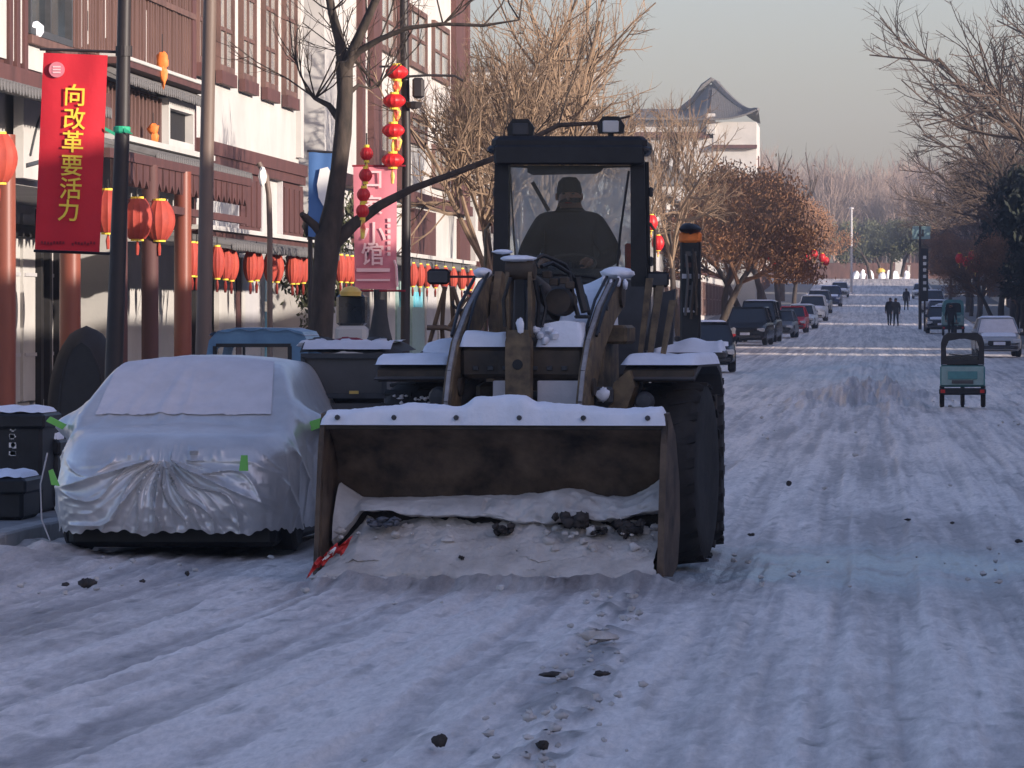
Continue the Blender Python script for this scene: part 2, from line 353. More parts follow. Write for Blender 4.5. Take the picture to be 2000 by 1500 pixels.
    rf_ = n.nodes.new('ShaderNodeMapRange'); rf_.inputs[1].default_value = .34; rf_.inputs[2].default_value = .66; rf_.inputs[3].default_value = .74; rf_.inputs[4].default_value = 1.06; n.links.new(nf.outputs['Fac'], rf_.inputs[0])
    vm = n.nodes.new('ShaderNodeVectorMath'); vm.operation = 'SCALE'; n.links.new(c3, vm.inputs[0]); n.links.new(rf_.outputs[0], vm.inputs[3])
    n.links.new(vm.outputs[0], b.inputs['Base Color'])
    mr = n.nodes.new('ShaderNodeMapRange'); mr.inputs[3].default_value = .5; mr.inputs[4].default_value = .3
    n.links.new(sp.outputs[1], mr.inputs[0]); n.links.new(mr.outputs[0], b.inputs['Roughness']); b.inputs['Specular IOR Level'].default_value = .5
    n2 = n.nodes.new('ShaderNodeTexNoise'); n2.inputs['Scale'].default_value = 22; n2.inputs['Detail'].default_value = 6; n2.inputs['Roughness'].default_value = .65
    mp2 = n.nodes.new('ShaderNodeMapping'); mp2.inputs['Scale'].default_value = (1,.4,1); n.links.new(tc.outputs['Object'], mp2.inputs[0]); n.links.new(mp2.outputs[0], n2.inputs['Vector'])
    bp = n.nodes.new('ShaderNodeBump'); bp.inputs['Distance'].default_value = .018; n.links.new(n2.outputs['Fac'], bp.inputs['Height']); n.links.new(bp.outputs[0], b.inputs['Normal'])
    g_ = link('road', me, m); g_['kind'] = 'structure'
make_ground()
def strip(name, x0, x1, ys, z0, z1, m):
    mb = MB(); P = []
    for y in ys:
        b = zg(y); P += [(x0,y,b+z0),(x1,y,b+z0),(x1,y,b+z1),(x0,y,b+z1)]
    Fs = []
    for i in range(len(ys)-1):
        for k in range(4): Fs.append((i*4+k, i*4+(k+1)%4, (i+1)*4+(k+1)%4, (i+1)*4+k))
    Fs += [(0,1,2,3), tuple(len(P)-4+k for k in (3,2,1,0))]
    mb.add(P, Fs); o = mb.build(name, m, kind='structure'); return o
YS = [5,15]+list(np.arange(20,620,10))
strip('pavement', -16, -6.35, YS, -.3, .11, M['pave']); strip('pavement', 6.65, 16, YS, -.3, .11, M['pave'])
def kerbs():
    me = MB().box(-.09,.09,-.49,.49,-.2,.14,.015).mesh('kerb_stone'); me.materials.append(M['kerb'])
    for side, x in (('left', -6.25), ('right', 6.55)):
        p = bpy.data.objects.new('kerb', None); COL.objects.link(p); p.location = (x, 0, 0); p['kind'] = 'structure'
        rng = range(24, 90) if side == 'left' else range(200, 260)
        for y in rng: link('kerb_stone', me, None, p, (random.uniform(-.008,.008), y, zg(y)+random.uniform(-.008,.008)))
kerbs()
# ------------------------------------------------------------------ wheel loader (front frame turned about the joint)
def frame_T(ox, oy, yaw):
    c, s = math.cos(yaw), math.sin(yaw)
    return lambda p: (ox + p[0]*c + p[1]*s, oy - p[0]*s + p[1]*c, p[2])
FT = frame_T(-2.46, 33.0, rad(7)); RT = frame_T(-2.13, 36.25, rad(-1))
def loader():
    L = thing('wheel_loader', 'weathered ochre wheel loader pushing a bucket of dirty snow along the road', 'wheel loader', (-2.2, 35.2, 0))
    def fb(): return MB(FT)
    def rb(): return MB(RT)
    # ---- bucket
    prof = [(0.0152,.045),(0.38,.05),(0.532,.12),(0.608,.30),(0.578,.56),(0.426,.82),(0.213,.985)]
    inn = [(p[0]-.0, p[1]) for p in prof]; out = [(0.0152,.02),(0.395,.0),(0.57,.08),(0.654,.29),(0.623,.58),(0.464,.86),(0.228,.99)]
    b = fb()
    n = len(prof)
    for i in range(n-1):   # shell built as strips along the width so that it can dent a little
        pass
    def shell(u, v):
        t = v*(n-1); i = min(int(t), n-2); f = t-i
        y = prof[i][0]*(1-f)+prof[i+1][0]*f; z = prof[i][1]*(1-f)+prof[i+1][1]*f; x = -1.10+2.20*u
        d = .012*math.sin(x*5.3+z*4)+.008*math.sin(x*13+1); return (x, y+d*min(1, max(0,z*3)), z)
    b.sheet(shell, 60, 24)
    b.prism(out+inn[::-1], -1.11, -1.10); b.prism(out+inn[::-1], 1.10, 1.11)
    bk = b.build('bucket', M['steel'], L, smooth=35)
    fb().sheet(lambda u, v: (-1.10+2.2*u, [.02,.4,.57,.655,.625,.465,.23][min(6,int(v*6+.01))], [.02,.0,.08,.29,.58,.86,.99][min(6,int(v*6+.01))]), 1, 6).build('back_plate', M['steel'], bk)
    side = [(-0.0228,.03),(0.38,.0),(0.593,.07),(0.684,.30),(0.669,.60),(0.502,.92),(0.258,1.07),(0.152,1.06),(0.106,.90),(0.076,.55),(0.0304,.22)]
    for s in (-1, 1):
        u0 = 1.11*s; fb().prism(side, u0, u0+.028*s).build('side_plate', M['steel'], bk)
        fb().prism([(-.05,.02),(.02,.02),(.10,.40),(.17,.92),(.16,1.02),(.10,.86),(.03,.50)], u0-.006, u0+.036*s).build('side_edge', M['steel'], bk)
    fb().box(-1.135, 1.135, -.06, .14, .018, .043, .006).build('cutting_edge', M['boxg'], bk)
    fb().box(-1.13, 1.13, .15, .29, .955, 1.0, .01).build('top_rail', M['brownp'], bk)
    # snow lying on the rail: a lumpy slab, stepped up in the middle
    def rim(u, v):
        x = -1.135+2.27*u
        def top(x):
            h = .108+.012*math.sin(x*7)
            h += .030/(1+math.exp(-(x+.60)*40))/(1+math.exp((x-.72)*22))
            h += .052/(1+math.exp(-(x+.165)*60))/(1+math.exp((x-.235)*60)); return h
        sgn = (v-.5)*2; a = abs(sgn); zz = math.cos(min(1,a)*math.pi/2)**.28 if a < 1 else 0
        e = min(1, min(u, 1-u)*60)**.5
        return (x + .003*math.sin(v*20+x*9), .21+sgn*.105+.006*math.sin(x*23)+.016*(float(fbm(np.array([x*12]),np.array([v*5]),3,71)[0])-.5), .986+(top(x)+.034*(float(fbm(np.array([x*9]),np.array([v*3]),4,73)[0])-.5))*zz*e)
    fb().sheet(rim, 200, 16).build('snow_cap', M['snow'], bk, smooth=60)
    bolt = fb
    for x in (-1.02,-.645,-.235,.18,.60,1.02):
        fb().lathe([(.0,.092),(.014,.093),(.018,.10),(.016,.12)], 8, (x,0,1.035), axis='y').build('rail_bolt', M['grey'], bk)
    # snow load: a pale crust on top, a dark hollow under it, the dirty heap spilling to the road
    def N(x, v, f, g, sd): return float(fbm(np.array([x*f]), np.array([v*g]), 4, sd)[0])-.5
    def crust(u, v):
        x = -1.085+2.17*u
        top = .515+.012*math.sin(x*3+1)+.045*math.exp(-((x-.45)/.17)**2)+.16*max(0,(x-.80)/.28)**1.6+.09*max(0,(-x-.94)/.14)
        bot = .40-.05*max(0,min(1,(x+.2)*3))+.10*N(x,0,4,1,31)-.22*max(0,(-x-.90)/.18)+.05*max(0,(x-.8)/.28)
        r = N(x,v,4,3,5); r2 = N(x,v,12,6,15); a = v*math.pi
        z = top*(1+math.cos(a))/2+bot*(1-math.cos(a))/2+.035*r2*(1 if x>-.1 else .35)
        y = .50-.28*math.sin(a*.62)-.06*r-.07*r2*(1 if x>-.1 else .2)+(.10*(v-.8)/.2 if v>.8 else 0)
        return (x, y, z)
    fb().sheet(crust, 170, 34).build('snow_crust', M['crust'], bk, smooth=60)
    def heap(u, v):
        x = -1.085+2.17*u
        top = .335+.10*N(x,0,5,1,77)+.04*math.exp(-((x+.45)/.5)**2)-.20*max(0,(-x-.88)/.2)
        r = N(x,v,3.5,4,6); r2 = N(x,v,13,10,16)
        y = .34*(1-v)-.20*v+.12*r+.08*r2; ex = 1+.045*max(0,(v-.78)/.22)
        z = top*(1-v)**.8+(.10*r2+.08*r)*(1-v*.5)
        return (x*ex+(.03*r2 if v > .8 else 0), y-(.10*r if v > .7 else 0), max(-.07, z if v < .96 else -.07))
    fb().sheet(heap, 170, 70).build('snow_load', M['snowload'], bk, smooth=60)
    fb().box(-1.08,1.08,.42,.48,.10,.42).build('dark_backing', M['dirtclod'], bk)  # plain dark box behind the gap below the crust
    rr = random.Random(4)
    for (u, z, w, h, k) in ((-.73,.355,.11,.04,0),(.06,.315,.07,.045,1),(.50,.375,.13,.06,2),(.90,.325,.13,.065,3),(.70,.30,.06,.03,4),(-.17,.13,.022,.025,5)):
        mb = fb()
        for q in range(12):
            mb.blob((u+rr.uniform(-.8,.8)*w, (.18 if z>.2 else .0)+rr.uniform(-.03,.03), z+rr.uniform(-.5,.5)*h), (w*rr.uniform(.15,.4), .06, h*rr.uniform(.25,.6)), rr.random(), 9, .35)
        mb.build('dirty_clod', M['icechunk' if k in (0,) else 'dirtclod'], bk, smooth=80, label='dark clod of frozen dirt set in the snow load')
    for i in range(90):
        u = rr.uniform(-1.05,1.05) if i < 40 else rr.uniform(.1,1.05); z = rr.uniform(.02,.33) if i < 60 else rr.uniform(.28,.38); s_ = rr.uniform(.008,.028)
        fb().blob((u, .30*(1-(1-z/.36))-.10+rr.uniform(-.02,.02)+(.12 if z>.3 else 0), z), (s_*1.5, s_, s_), i, 7, .35).build('snow_lump', M['snowload' if i%3 else 'crust'], bk, smooth=60)
    for i in range(60):
        u = rr.uniform(-1.12,1.12); s_ = rr.uniform(.01,.03)
        fb().blob((u, -.16+rr.uniform(-.16,.06), .004+s_*.3), (s_*1.6, s_*1.3, s_*.6), i+200, 8, .35).build('snow_lump', M['snowload' if i%2 else 'crust'], bk, smooth=60)
    # ---- lift arms
    arm_out = [(.86,.42),(.80,.75),(.82,1.12),(.93,1.32),(1.12,1.52),(1.55,1.75),(2.05,1.93),(2.32,1.98)]
    arm_in = [(2.36,1.76),(2.0,1.66),(1.55,1.46),(1.22,1.18),(1.08,.98),(1.02,.75),(1.00,.42)]
    for s in (-.45, .45):
        a = fb().prism(arm_out+arm_in, s-.03, s+.03).build('lift_arm', M['yellow'], L)
        pts = arm_out
        mb = fb()
        for i in range(1, len(pts)-1):
            (y0,z0),(y1,z1) = pts[i],pts[i+1]; nx_, nz_ = -(z1-z0), (y1-y0); l = math.hypot(nx_,nz_); nx_/=l; nz_/=l
            t = .012+.012*rr.random()
            mb.prism([(y0,z0),(y1,z1),(y1+nx_*t,z1+nz_*t),(y0+nx_*t,z0+nz_*t)], s-.012, s+.014)
        mb.build('frost_strip', M['dullfrost'], a)
        for (y, z, r) in ((.94,.56,.07),(1.1,1.22,.06),(2.22,1.84,.09)):
            fb().lathe([(.0,s-.055),(r,s-.05),(r,s+.05),(.0,s+.055)], 12, (0,y,z), 'x').build('pivot_pin', M['brownp'], a, smooth=40)
    # cross beam
    cb = fb().box(-.42,.42,1.12,1.42,1.275,1.49,.03).build('cross_beam', M['brownp'], L)
    for (u0,u1,zt,sd_) in ((-.42,-.09,1.60,2),(.10,.42,1.665,3)):
        def cap(u, v, u0=u0, u1=u1, zt=zt, sd_=sd_):
            x = u0+(u1-u0)*u; e = min(1, min(u,1-u)*9)**.5
            y = 1.10+.34*v; f = min(1, v*7)**.6
            return (x, y, 1.487+(zt-1.49)*f*e*(.93+.07*math.sin(x*17+sd_))*(1 if v<.93 else .3))
        fb().sheet(cap, 30, 14).build('snow_cap', M['snow'], cb, smooth=60)
    for k in range(5):
        fb().blob((.10+.03*k,1.10,1.60-.035*(k%3)), (.03,.03,.025), k, 8, .3).build('snow_lump', M['snow'], cb, smooth=60)
    # central tilt linkage
    tl = fb().prism([(-.085,1.0),(.085,1.0),(.085,1.52),(.065,1.60),(-.065,1.60),(-.085,1.52)], .98, 1.08, 'y').build('tilt_link', M['yellow'], L)
    fb().lathe([(.0,.972),(.035,.973),(.035,.985),(.0,.986)], 14, (.0,0,1.37), 'y').build('link_hole', M['black'], tl)
    for s in (-1,1): fb().prism([(1.02,1.55),(1.12,1.55),(1.20,2.02),(1.08,2.06),(1.0,1.96)], s*.075-.012, s*.075+.012).build('bell_crank', M['yellow'], L)
    fb().prism([(1.04,1.58),(1.12,1.58),(1.16,1.98),(1.06,1.98)], -.03, .03).build('crank_core', M['black'], L)
    fb().tube([(.0,1.10,1.98),(.02,1.8,1.86),(.02,2.3,1.72)], [.05,.06,.06], 10).build('tilt_cylinder', M['brownp'], L, smooth=50)
    fb().lathe([(.0,-.10),(.06,-.095),(.07,-.03),(.07,.03),(.06,.095),(.0,.10)], 12, (0,1.08,2.0), 'x').build('top_pin', M['brownp'], L, smooth=40)
    fb().blob((-.01,1.06,2.075), (.12,.06,.022), 3, 12, .12).build('snow_cap', M['snow'], L, smooth=60)
    fb().blob((-.13,1.10,2.12), (.07,.03,.016), 5, 10, .12).build('snow_cap', M['snow'], L, smooth=60)
    fb().blob((.02,.97,1.63), (.03,.012,.05), 6, 8, .2).build('snow_cap', M['snow'], L, smooth=60)
    # cylinder, drum and hoses beside the link
    fb().lathe([(.0,1.30),(.085,1.31),(.10,1.36),(.10,1.50),(.0,1.51)], 18, (.21,0,1.79), 'y').build('hydraulic_drum', M['brownp'], L, smooth=40)
    for (a_, r_) in (([(.12,1.2,2.02),(.17,1.3,2.05),(.27,1.4,1.98),(.30,1.4,1.80),(.335,1.38,1.69)],.016), ([(.02,1.15,2.04),(.12,1.25,2.10),(.24,1.4,2.04),(.36,1.5,1.82),(.40,1.45,1.70)],.014),
                     ([(-.05,1.0,1.95),(-.10,1.0,1.8),(-.09,1.0,1.62)],.013), ([(.10,1.05,1.93),(.12,1.1,1.78),(.11,1.1,1.62)],.013), ([(.13,1.1,1.9),(.16,1.15,1.75),(.14,1.1,1.62)],.012),
                     ([(.34,1.3,1.95),(.37,1.3,1.82),(.40,1.28,1.72)],.03)):
        fb().tube(a_, r_, 7).build('hydraulic_hose', M['black'], L, smooth=50)
    for k,(x,z) in enumerate(((.14,1.97),(.26,1.93),(.30,1.90),(.19,1.92))): fb().box(x-.03,x+.03,1.25,1.33,z-.025,z+.025,.008).build('hose_fitting', M['brownp'], L)
    fb().box(.34,.43,1.2,1.3,1.675,1.70,.008).build('bracket', M['black'], L)
    # front frame, pale frosted plate, axle
    fb().box(-.34,.34,1.55,2.6,.75,1.18,.03).build('front_frame', M['brownp'], L)
    fb().box(.10,.42,1.14,1.18,1.09,1.262,.006).build('frost_plate', M['frost'], L)
    fb().box(-.20,-.10,1.14,1.18,1.09,1.262,.006).build('frost_plate', M['frost'], L)
    fb().lathe([(.0,-.80),(.11,-.78),(.12,-.4),(.2,-.15),(.2,.15),(.12,.4),(.11,.78),(.0,.80)], 14, (0,1.95,.63), 'x').build('front_axle', M['brownp'], L, smooth=40)
    fb().box(-.30,.30,2.3,2.8,1.15,1.55,.03).build('arm_tower', M['brownp'], L)
    for s in (-1,1): fb().prism([(1.9,1.1),(2.6,1.1),(2.5,1.96),(2.25,2.0),(2.1,1.8)], s*.38-.025, s*.38+.025).build('tower_plate', M['yellow'], L)
    # snow banked on the hood in front of the cab
    def hood(u, v):
        x = .08+.36*u; e = min(1,min(u,1-u)*10)**.6
        z = 1.62+(.26+.10*u+.05*max(0,(u-.7)/.3))*math.sin(min(1,v*1.25)*math.pi/2)*e
        return (x, 1.95+.40*v, z+.01*math.sin(x*21))
    fb().sheet(hood, 34, 14).build('snow_bank', M['snow'], L, smooth=60)
    fb().box(.08,.56,2.0,2.36,1.50,1.63,.02).build('hood', M['yellow'], L)
    fb().blob((.47,2.12,1.985), (.12,.14,.045), 12, 12, .08).build('snow_cap', M['snow'], L, smooth=60)
    fb().blob((-.47,2.14,1.99), (.06,.14,.035), 13, 12, .08).build('snow_cap', M['snow'], L, smooth=60)
    for k in range(4): fb().blob((.40+.05*k,2.0,1.93-.02*(k%2)), (.018,.03,.035), k, 8, .2).build('snow_lump', M['snow'], L, smooth=60)
    # lift cylinders
    for s in (-1,1):
        fb().tube([(s*.56,2.5,1.25),(s*.56,1.6,1.05)], .055, 10).build('lift_cylinder', M['brownp'], L, smooth=50)
        fb().tube([(s*.56,1.6,1.05),(s*.56,1.05,.92)], .03, 8).build('cylinder_rod', M['chrome'], L, smooth=50)
    for (x0,x1,z0,z1) in ((.60,.625,1.05,1.95),(.67,.70,1.15,1.90),(.76,.785,1.2,1.80)): fb().prism([(x0,z0),(x1,z0),(x1+.12,z1),(x0+.10,z1)], 1.95,1.99,'y').build('guard_strut', M['yellow'], L)
    fb().prism([(.60,1.45),(.80,1.50),(.82,1.88),(.68,1.84)], 2.45, 2.5, 'y').build('side_panel', M['grey'], L)
    # fenders and work lights
    for s in (-1,1):
        def F2(p, s=s): return FT((p[0]*s+.045, p[1], p[2]))
        f = MB(F2).prism([(1.30,1.27),(1.33,1.26),(1.42,1.34),(1.60,1.39),(2.30,1.39),(2.5,1.33),(2.62,1.15),(2.58,1.15),(2.46,1.29),(2.28,1.35),(1.62,1.35),(1.45,1.30)], .60, 1.09).build('fender', M['boxg'], L)
        MB(F2).box(.60,1.08,1.36,1.38,1.25,1.33,.006).build('fender_face', M['brownp'], f)
        def cap(u, v, s=s):
            x = .585+.52*u; e = min(1,min(u,1-u)*14)**.5; return FT((x*s+.045, 1.34+1.0*v, 1.365+.07*min(1,v*9)**.6*e*(1+.12*math.sin(x*19+s))))
        MB().sheet(cap, 30, 12).build('snow_cap', M['snow'], f, smooth=60)
    fb().box(.47,.60,1.18,1.28,1.10,1.22,.02).build('work_light', M['grey'], L)
    fb().blob((.545,1.15,1.17), (.05,.03,.045), 9, 10, .25).build('snow_lump', M['snow'], L, smooth=60)
    fb().box(-.36,-.14,1.35,1.45,1.13,1.25,.03).build('work_light', M['brownp'], L)
    fb().prism([(.55,1.02),(.60,1.25),(.70,1.33),(.74,1.22),(.66,1.0)], 1.25, 1.45, 'y').build('light_bracket', M['yellow'], L)
    fb().lathe([(.0,1.24),(.05,1.245),(.07,1.30),(.05,1.36),(.0,1.37)], 14, (-.60,0,1.15), 'y').build('headlight', M['grey'], L, smooth=40)
    fb().lathe([(.0,1.24),(.05,1.245),(.07,1.30),(.05,1.36),(.0,1.37)], 14, (.80,0,1.12), 'y').build('headlight', M['grey'], L, smooth=40)
    for s in (-1,1):
        for (pt,r_) in (([(s*.49,1.2,1.56),(s*.50,1.5,1.76),(s*.50,2.0,1.95)],.012),([(s*.40,1.15,1.50),(s*.41,1.6,1.80),(s*.42,2.1,1.99)],.010)):
            fb().tube(pt, r_, 6).build('hydraulic_hose', M['black'], L, smooth=50)
        for y_ in (1.35,1.65): fb().lathe([(.0,s*.484-.004),(.022,s*.484-.003),(.022,s*.484+.006),(.0,s*.484+.007)], 8, (0,y_,1.60+(y_-1.35)*.5), 'x').build('arm_bolt', M['grey'], L)
        fb().box(min(s*.70,s*.92),max(s*.70,s*.92),.98,1.0,.78,.98,.01).build('axle_guard', M['yellow'], L)
    for k in range(7): fb().box(-.33+.10*k,-.29+.10*k,1.105,1.118,1.33,1.36,.004).build('beam_bolt', M['grey'], L)
    # ---- wheels
    def wheel(T, u, v, z, R, w, yawx=0):
        s = 1 if u > 0 else -1
        prof = [(R*.52,-w*.48),(R*.62,-w*.5),(R*.80,-w*.5),(R*.93,-w*.47),(R*.975,-w*.36),(R*.985,0),(R*.975,w*.36),(R*.93,w*.47),(R*.80,w*.5),(R*.62,w*.5),(R*.52,w*.48)]
        t = MB(T).lathe([(r, h+u) for r,h in prof], 40, (0,v,z), 'x').build('tyre', M['rubber'], L, smooth=50)
        lugs = MB(T); N = 22
        for k in range(N):
            for sd_ in (-1,1):
                a = 2*math.pi*(k+(.5 if sd_>0 else 0))/N; ca, sa = math.cos(a), math.sin(a)
                a2 = a+.13; ca2, sa2 = math.cos(a2), math.sin(a2)
                def pt(rr_, x, c_, s_, da): 
                    aa = math.atan2(s_, c_)+da; return (u+x, v+rr_*math.cos(aa), z+rr_*math.sin(aa))
                r0, r1 = R*.955, R*1.0
                vs = [pt(r0,sd_*w*.03,ca2,sa2,-.05),pt(r0,sd_*w*.03,ca2,sa2,.05),pt(r0*.98,sd_*w*.5,ca,sa,.06),pt(r0*.98,sd_*w*.5,ca,sa,-.06),
                      pt(r1,sd_*w*.04,ca2,sa2,-.04),pt(r1,sd_*w*.04,ca2,sa2,.04),pt(r1*.965,sd_*w*.51,ca,sa,.05),pt(r1*.965,sd_*w*.51,ca,sa,-.05)]
                lugs.add(vs, [(3,2,1,0),(4,5,6,7),(0,1,5,4),(1,2,6,5),(2,3,7,6),(3,0,4,7)])
        lugs.build('tread', M['rubber'], t)
        MB(T).lathe([(.0,u+s*w*.30),(R*.20,u+s*w*.31),(R*.24,u+s*w*.22),(R*.42,u+s*w*.24),(R*.52,u+s*w*.46),(R*.55,u+s*w*.46),(R*.54,u-s*w*.4),(.0,u-s*w*.4)], 24, (0,v,z), 'x').build('rim', M['yellow'], t, smooth=40)
        return t
    T1 = wheel(FT, .915, 1.95, .63, .63, .42); T2 = wheel(FT, -.84, 1.95, .63, .63, .42)
    wheel(RT, .875, 1.25, .63, .63, .40); wheel(RT, -.875, 1.25, .63, .63, .40)
    rr = random.Random(8)
    for (T_, uc, zc, nn) in ((T2,-.82,1.19,60),(T1,.74,1.12,26)):
        for k in range(nn):
            a = rad(rr.uniform(125,158)) if uc < 0 else rad(rr.uniform(128,165))
            fb().blob((uc+rr.uniform(-.2,.2)*(1 if uc<0 else .35), 1.95+.64*math.cos(a), .63+.64*math.sin(a)), (rr.uniform(.008,.024),.012,rr.uniform(.005,.013)), k, 6, .3).build('packed_snow', M['frost'], T_, smooth=60)
    # ---- rear frame, engine hood, cab
    rb().box(-.32,.32,-.45,2.2,.62,1.05,.03).build('rear_frame', M['brownp'], L)
    rb().box(-.48,.48,1.35,2.45,1.05,1.78,.05).build('engine_hood', M['yellow'], L)
    rb().lathe([(.0,-.80),(.11,-.78),(.12,-.4),(.2,-.15),(.2,.15),(.12,.4),(.11,.78),(.0,.80)], 14, (0,1.25,.63), 'x').build('rear_axle', M['brownp'], L, smooth=40)
    for s in (-1,1):
        f = rb().box(min(s*.56,s*1.10),max(s*.56,s*1.10),.55,1.95,1.38,1.44,.015).build('rear_fender', M['boxg'], L)
        def cap(u, v, s=s):
            x = .57+.52*u; e = min(1,min(u,1-u)*14)**.5; return RT((x*s, .54+1.3*v, 1.43+.085*min(1,v*9)**.6*e*(1+.18*math.sin(x*23+s))))
        MB().sheet(cap, 30, 12).build('snow_cap', M['snow'], f, smooth=60)
        rb().box(min(s*.98,s*1.04),max(s*.98,s*1.04),.12,.35,.72,1.36,.01).build('cab_step', M['brownp'], L)
        for z in (.78,.98,1.18): rb().box(min(s*.78,s*1.03),max(s*.78,s*1.03),.12,.35,z,z+.03,.006).build('step_tread', M['grey'], L)
    z0, z1 = 1.20, 2.96; w = .55
    cabf = rb()
    C = L
    rb().box(-.53,.53,.02,1.25,1.16,1.30,.02).build('cab_floor', M['grey'], C)
    pn = rb().prism([(-.53,1.28),(.53,1.28),(.53,1.93),(.30,1.97),(-.30,1.97),(-.53,1.93)], .0, .05, 'y').build('front_panel', M['grey'], C)
    for s in (-1,1):
        rb().box(min(s*.53,s*.545),max(s*.53,s*.545),.0,1.25,1.28,1.85,.004).build('side_panel', M['black'], C)
        # A, B pillars
        rb().prism([(s*.545,1.9),(s*.435,1.9),(s*.43,2.80),(s*.53,2.80)], .0, .06, 'y').build('front_pillar', M['black'], C)
        rb().prism([(s*.545,1.8),(s*.49,1.8),(s*.48,2.80),(s*.53,2.80)], 1.19, 1.25, 'y').build('rear_pillar', M['black'], C)
        rb().box(min(s*.50,s*.545),max(s*.50,s*.545),.58,.64,1.8,2.80).build('door_pillar', M['black'], C)
        rb().add([(s*.533,.06,1.85),(s*.533,1.19,1.85),(s*.525,1.19,2.8),(s*.525,.06,2.8),(s*.529,.06,1.85),(s*.529,1.19,1.85),(s*.521,1.19,2.8),(s*.521,.06,2.8)],[(0,1,2,3),(7,6,5,4),(0,4,5,1),(1,5,6,2),(2,6,7,3),(3,7,4,0)]).build('side_window', M['glass'], C)
    rf = rb().box(-.55,.55,-.06,1.32,2.86,2.965,.03).build('cab_roof', M['black'], C)
    rb().box(-.53,.53,-.10,-.02,2.76,2.90,.015).build('roof_front', M['black'], rf)
    rb().prism([(-.42,2.76),(.43,2.76),(.43,2.745),(.24,2.74),(.22,2.715),(.19,2.70),(-.26,2.69),(-.30,2.71),(-.30,2.74),(-.42,2.745)], .02, .035, 'y').build('sun_visor', M['grey'], C)
    for s in (-1,1): rb().blob((s*.53,-.03,2.87),(.05,.06,.03),3,8,.2).build('roof_corner', M['black'], rf)
    rb().box(-.44,.44,.015,.021,1.95,2.78).build('windscreen', M['glass'], C)
    rb().box(-.49,.49,1.20,1.206,1.75,2.78).build('rear_window', M['rglass'], C)
    rb().tube([(-.32,1.17,2.67),(-.20,1.17,2.46)], .016, 6).build('rear_bar', M['grey'], C)
    rb().box(.36,.42,1.0,1.08,1.98,2.22,.01).build('fire_extinguisher', M['redcl'], C)
    rb().tube([(.33,.0,1.95),(.36,.0,2.3),(.42,.0,2.72)], .009, 5).build('wiper_arm', M['black'], C)
    rb().tube([(-.38,.03,2.0),(-.40,.03,2.35),(-.42,.03,2.7)], .006, 5).build('cable', M['black'], C)
    rb().tube([(-.3,-.01,1.99),(-.1,-.02,1.985),(.12,-.02,1.97),(.2,-.02,1.955)], .008, 5).build('wiper_arm', M['black'], C)
    for s in (-1,1):
        rb().tube([(s*.565,.10,1.5),(s*.60,.08,1.55),(s*.60,.08,2.3),(s*.565,.10,2.35)], .011, 6).build('grab_handle', M['yellow'], C, smooth=50)
        for z in (2.05,2.55): rb().box(min(s*.545,s*.575),max(s*.545,s*.575),.60,.68,z,z+.07,.008).build('door_hinge', M['grey'], C)
    rb().box(-.30,.30,.045,.058,1.42,1.78,.005).build('service_panel', M['boxg'], C)
    for k in range(5): rb().box(-.24,.24,-.008,-.001,1.48+.055*k,1.50+.055*k).build('louvre', M['black'], C)
    # lamps
    for (x0,x1,y,zt) in ((-.44,-.265,.08,3.09),(.20,.375,.1,3.11)):
        lm = rb().prism([(x0,zt-.12),(x0-.01,zt-.06),(x0+.03,zt),(x1-.03,zt),(x1+.01,zt-.06),(x1,zt-.12)], y, y+.12, 'y').build('roof_lamp', M['black'], rf)
        rb().box(x0+.03,x1-.03,y-.008,y+.01,zt-.115,zt-.03,.006).build('lens', M['lamp'] if x0>0 else M['grey'], lm)
        rb().box((x0+x1)/2-.02,(x0+x1)/2+.02,y+.03,y+.07,2.96,zt-.11).build('lamp_foot', M['black'], lm)
    # mirrors
    for (s, x, z) in ((-1,-.93,1.97),(1,.62,1.95)):
        mi = rb().box(x-.075,x+.085,-.06,.0,z-.055,z+.055,.02).build('mirror', M['black'], C)
        rb().box(x-.06,x+.07,-.065,-.0605,z-.04,z+.04).build('mirror_glass', M['grey'], mi)
        rb().tube([(s*.53,.05,z),(x+s*.02,-.02,z+.0)] if s<0 else [(.53,.03,z),(x-.07,-.02,z)], .009, 6).build('mirror_arm', M['black'], mi)
    # interior: seat, steering wheel, dash
    seat = rb().box(-.22,.22,.62,.98,1.30,1.74,.04).build('seat', M['black'], C)
    rb().box(-.20,.20,.98,1.06,1.70,2.18,.03).build('seat_back', M['black'], seat)
    rb().box(-.30,.30,.06,.20,1.85,2.03,.03).build('dashboard', M['grey'], C)
    pts = [(.0+.17*math.cos(t), .36+.10*math.sin(t), 2.07+.06*math.sin(t)) for t in [k*2*math.pi/20 for k in range(21)]]
    rb().tube(pts, .013, 6, False).build('steering_wheel', M['black'], C, smooth=60)
    rb().tube([(0,.36,2.07),(0,.24,1.9)], .02, 6).build('steering_column', M['black'], C)
    # small tilted plate on the nose with hose
    rb().tube([(.05,-.06,1.93),(.25,-.05,1.90),(.34,-.04,1.86)], .012, 6).build('hydraulic_hose', M['black'], C)
    return L
LOADER = loader()

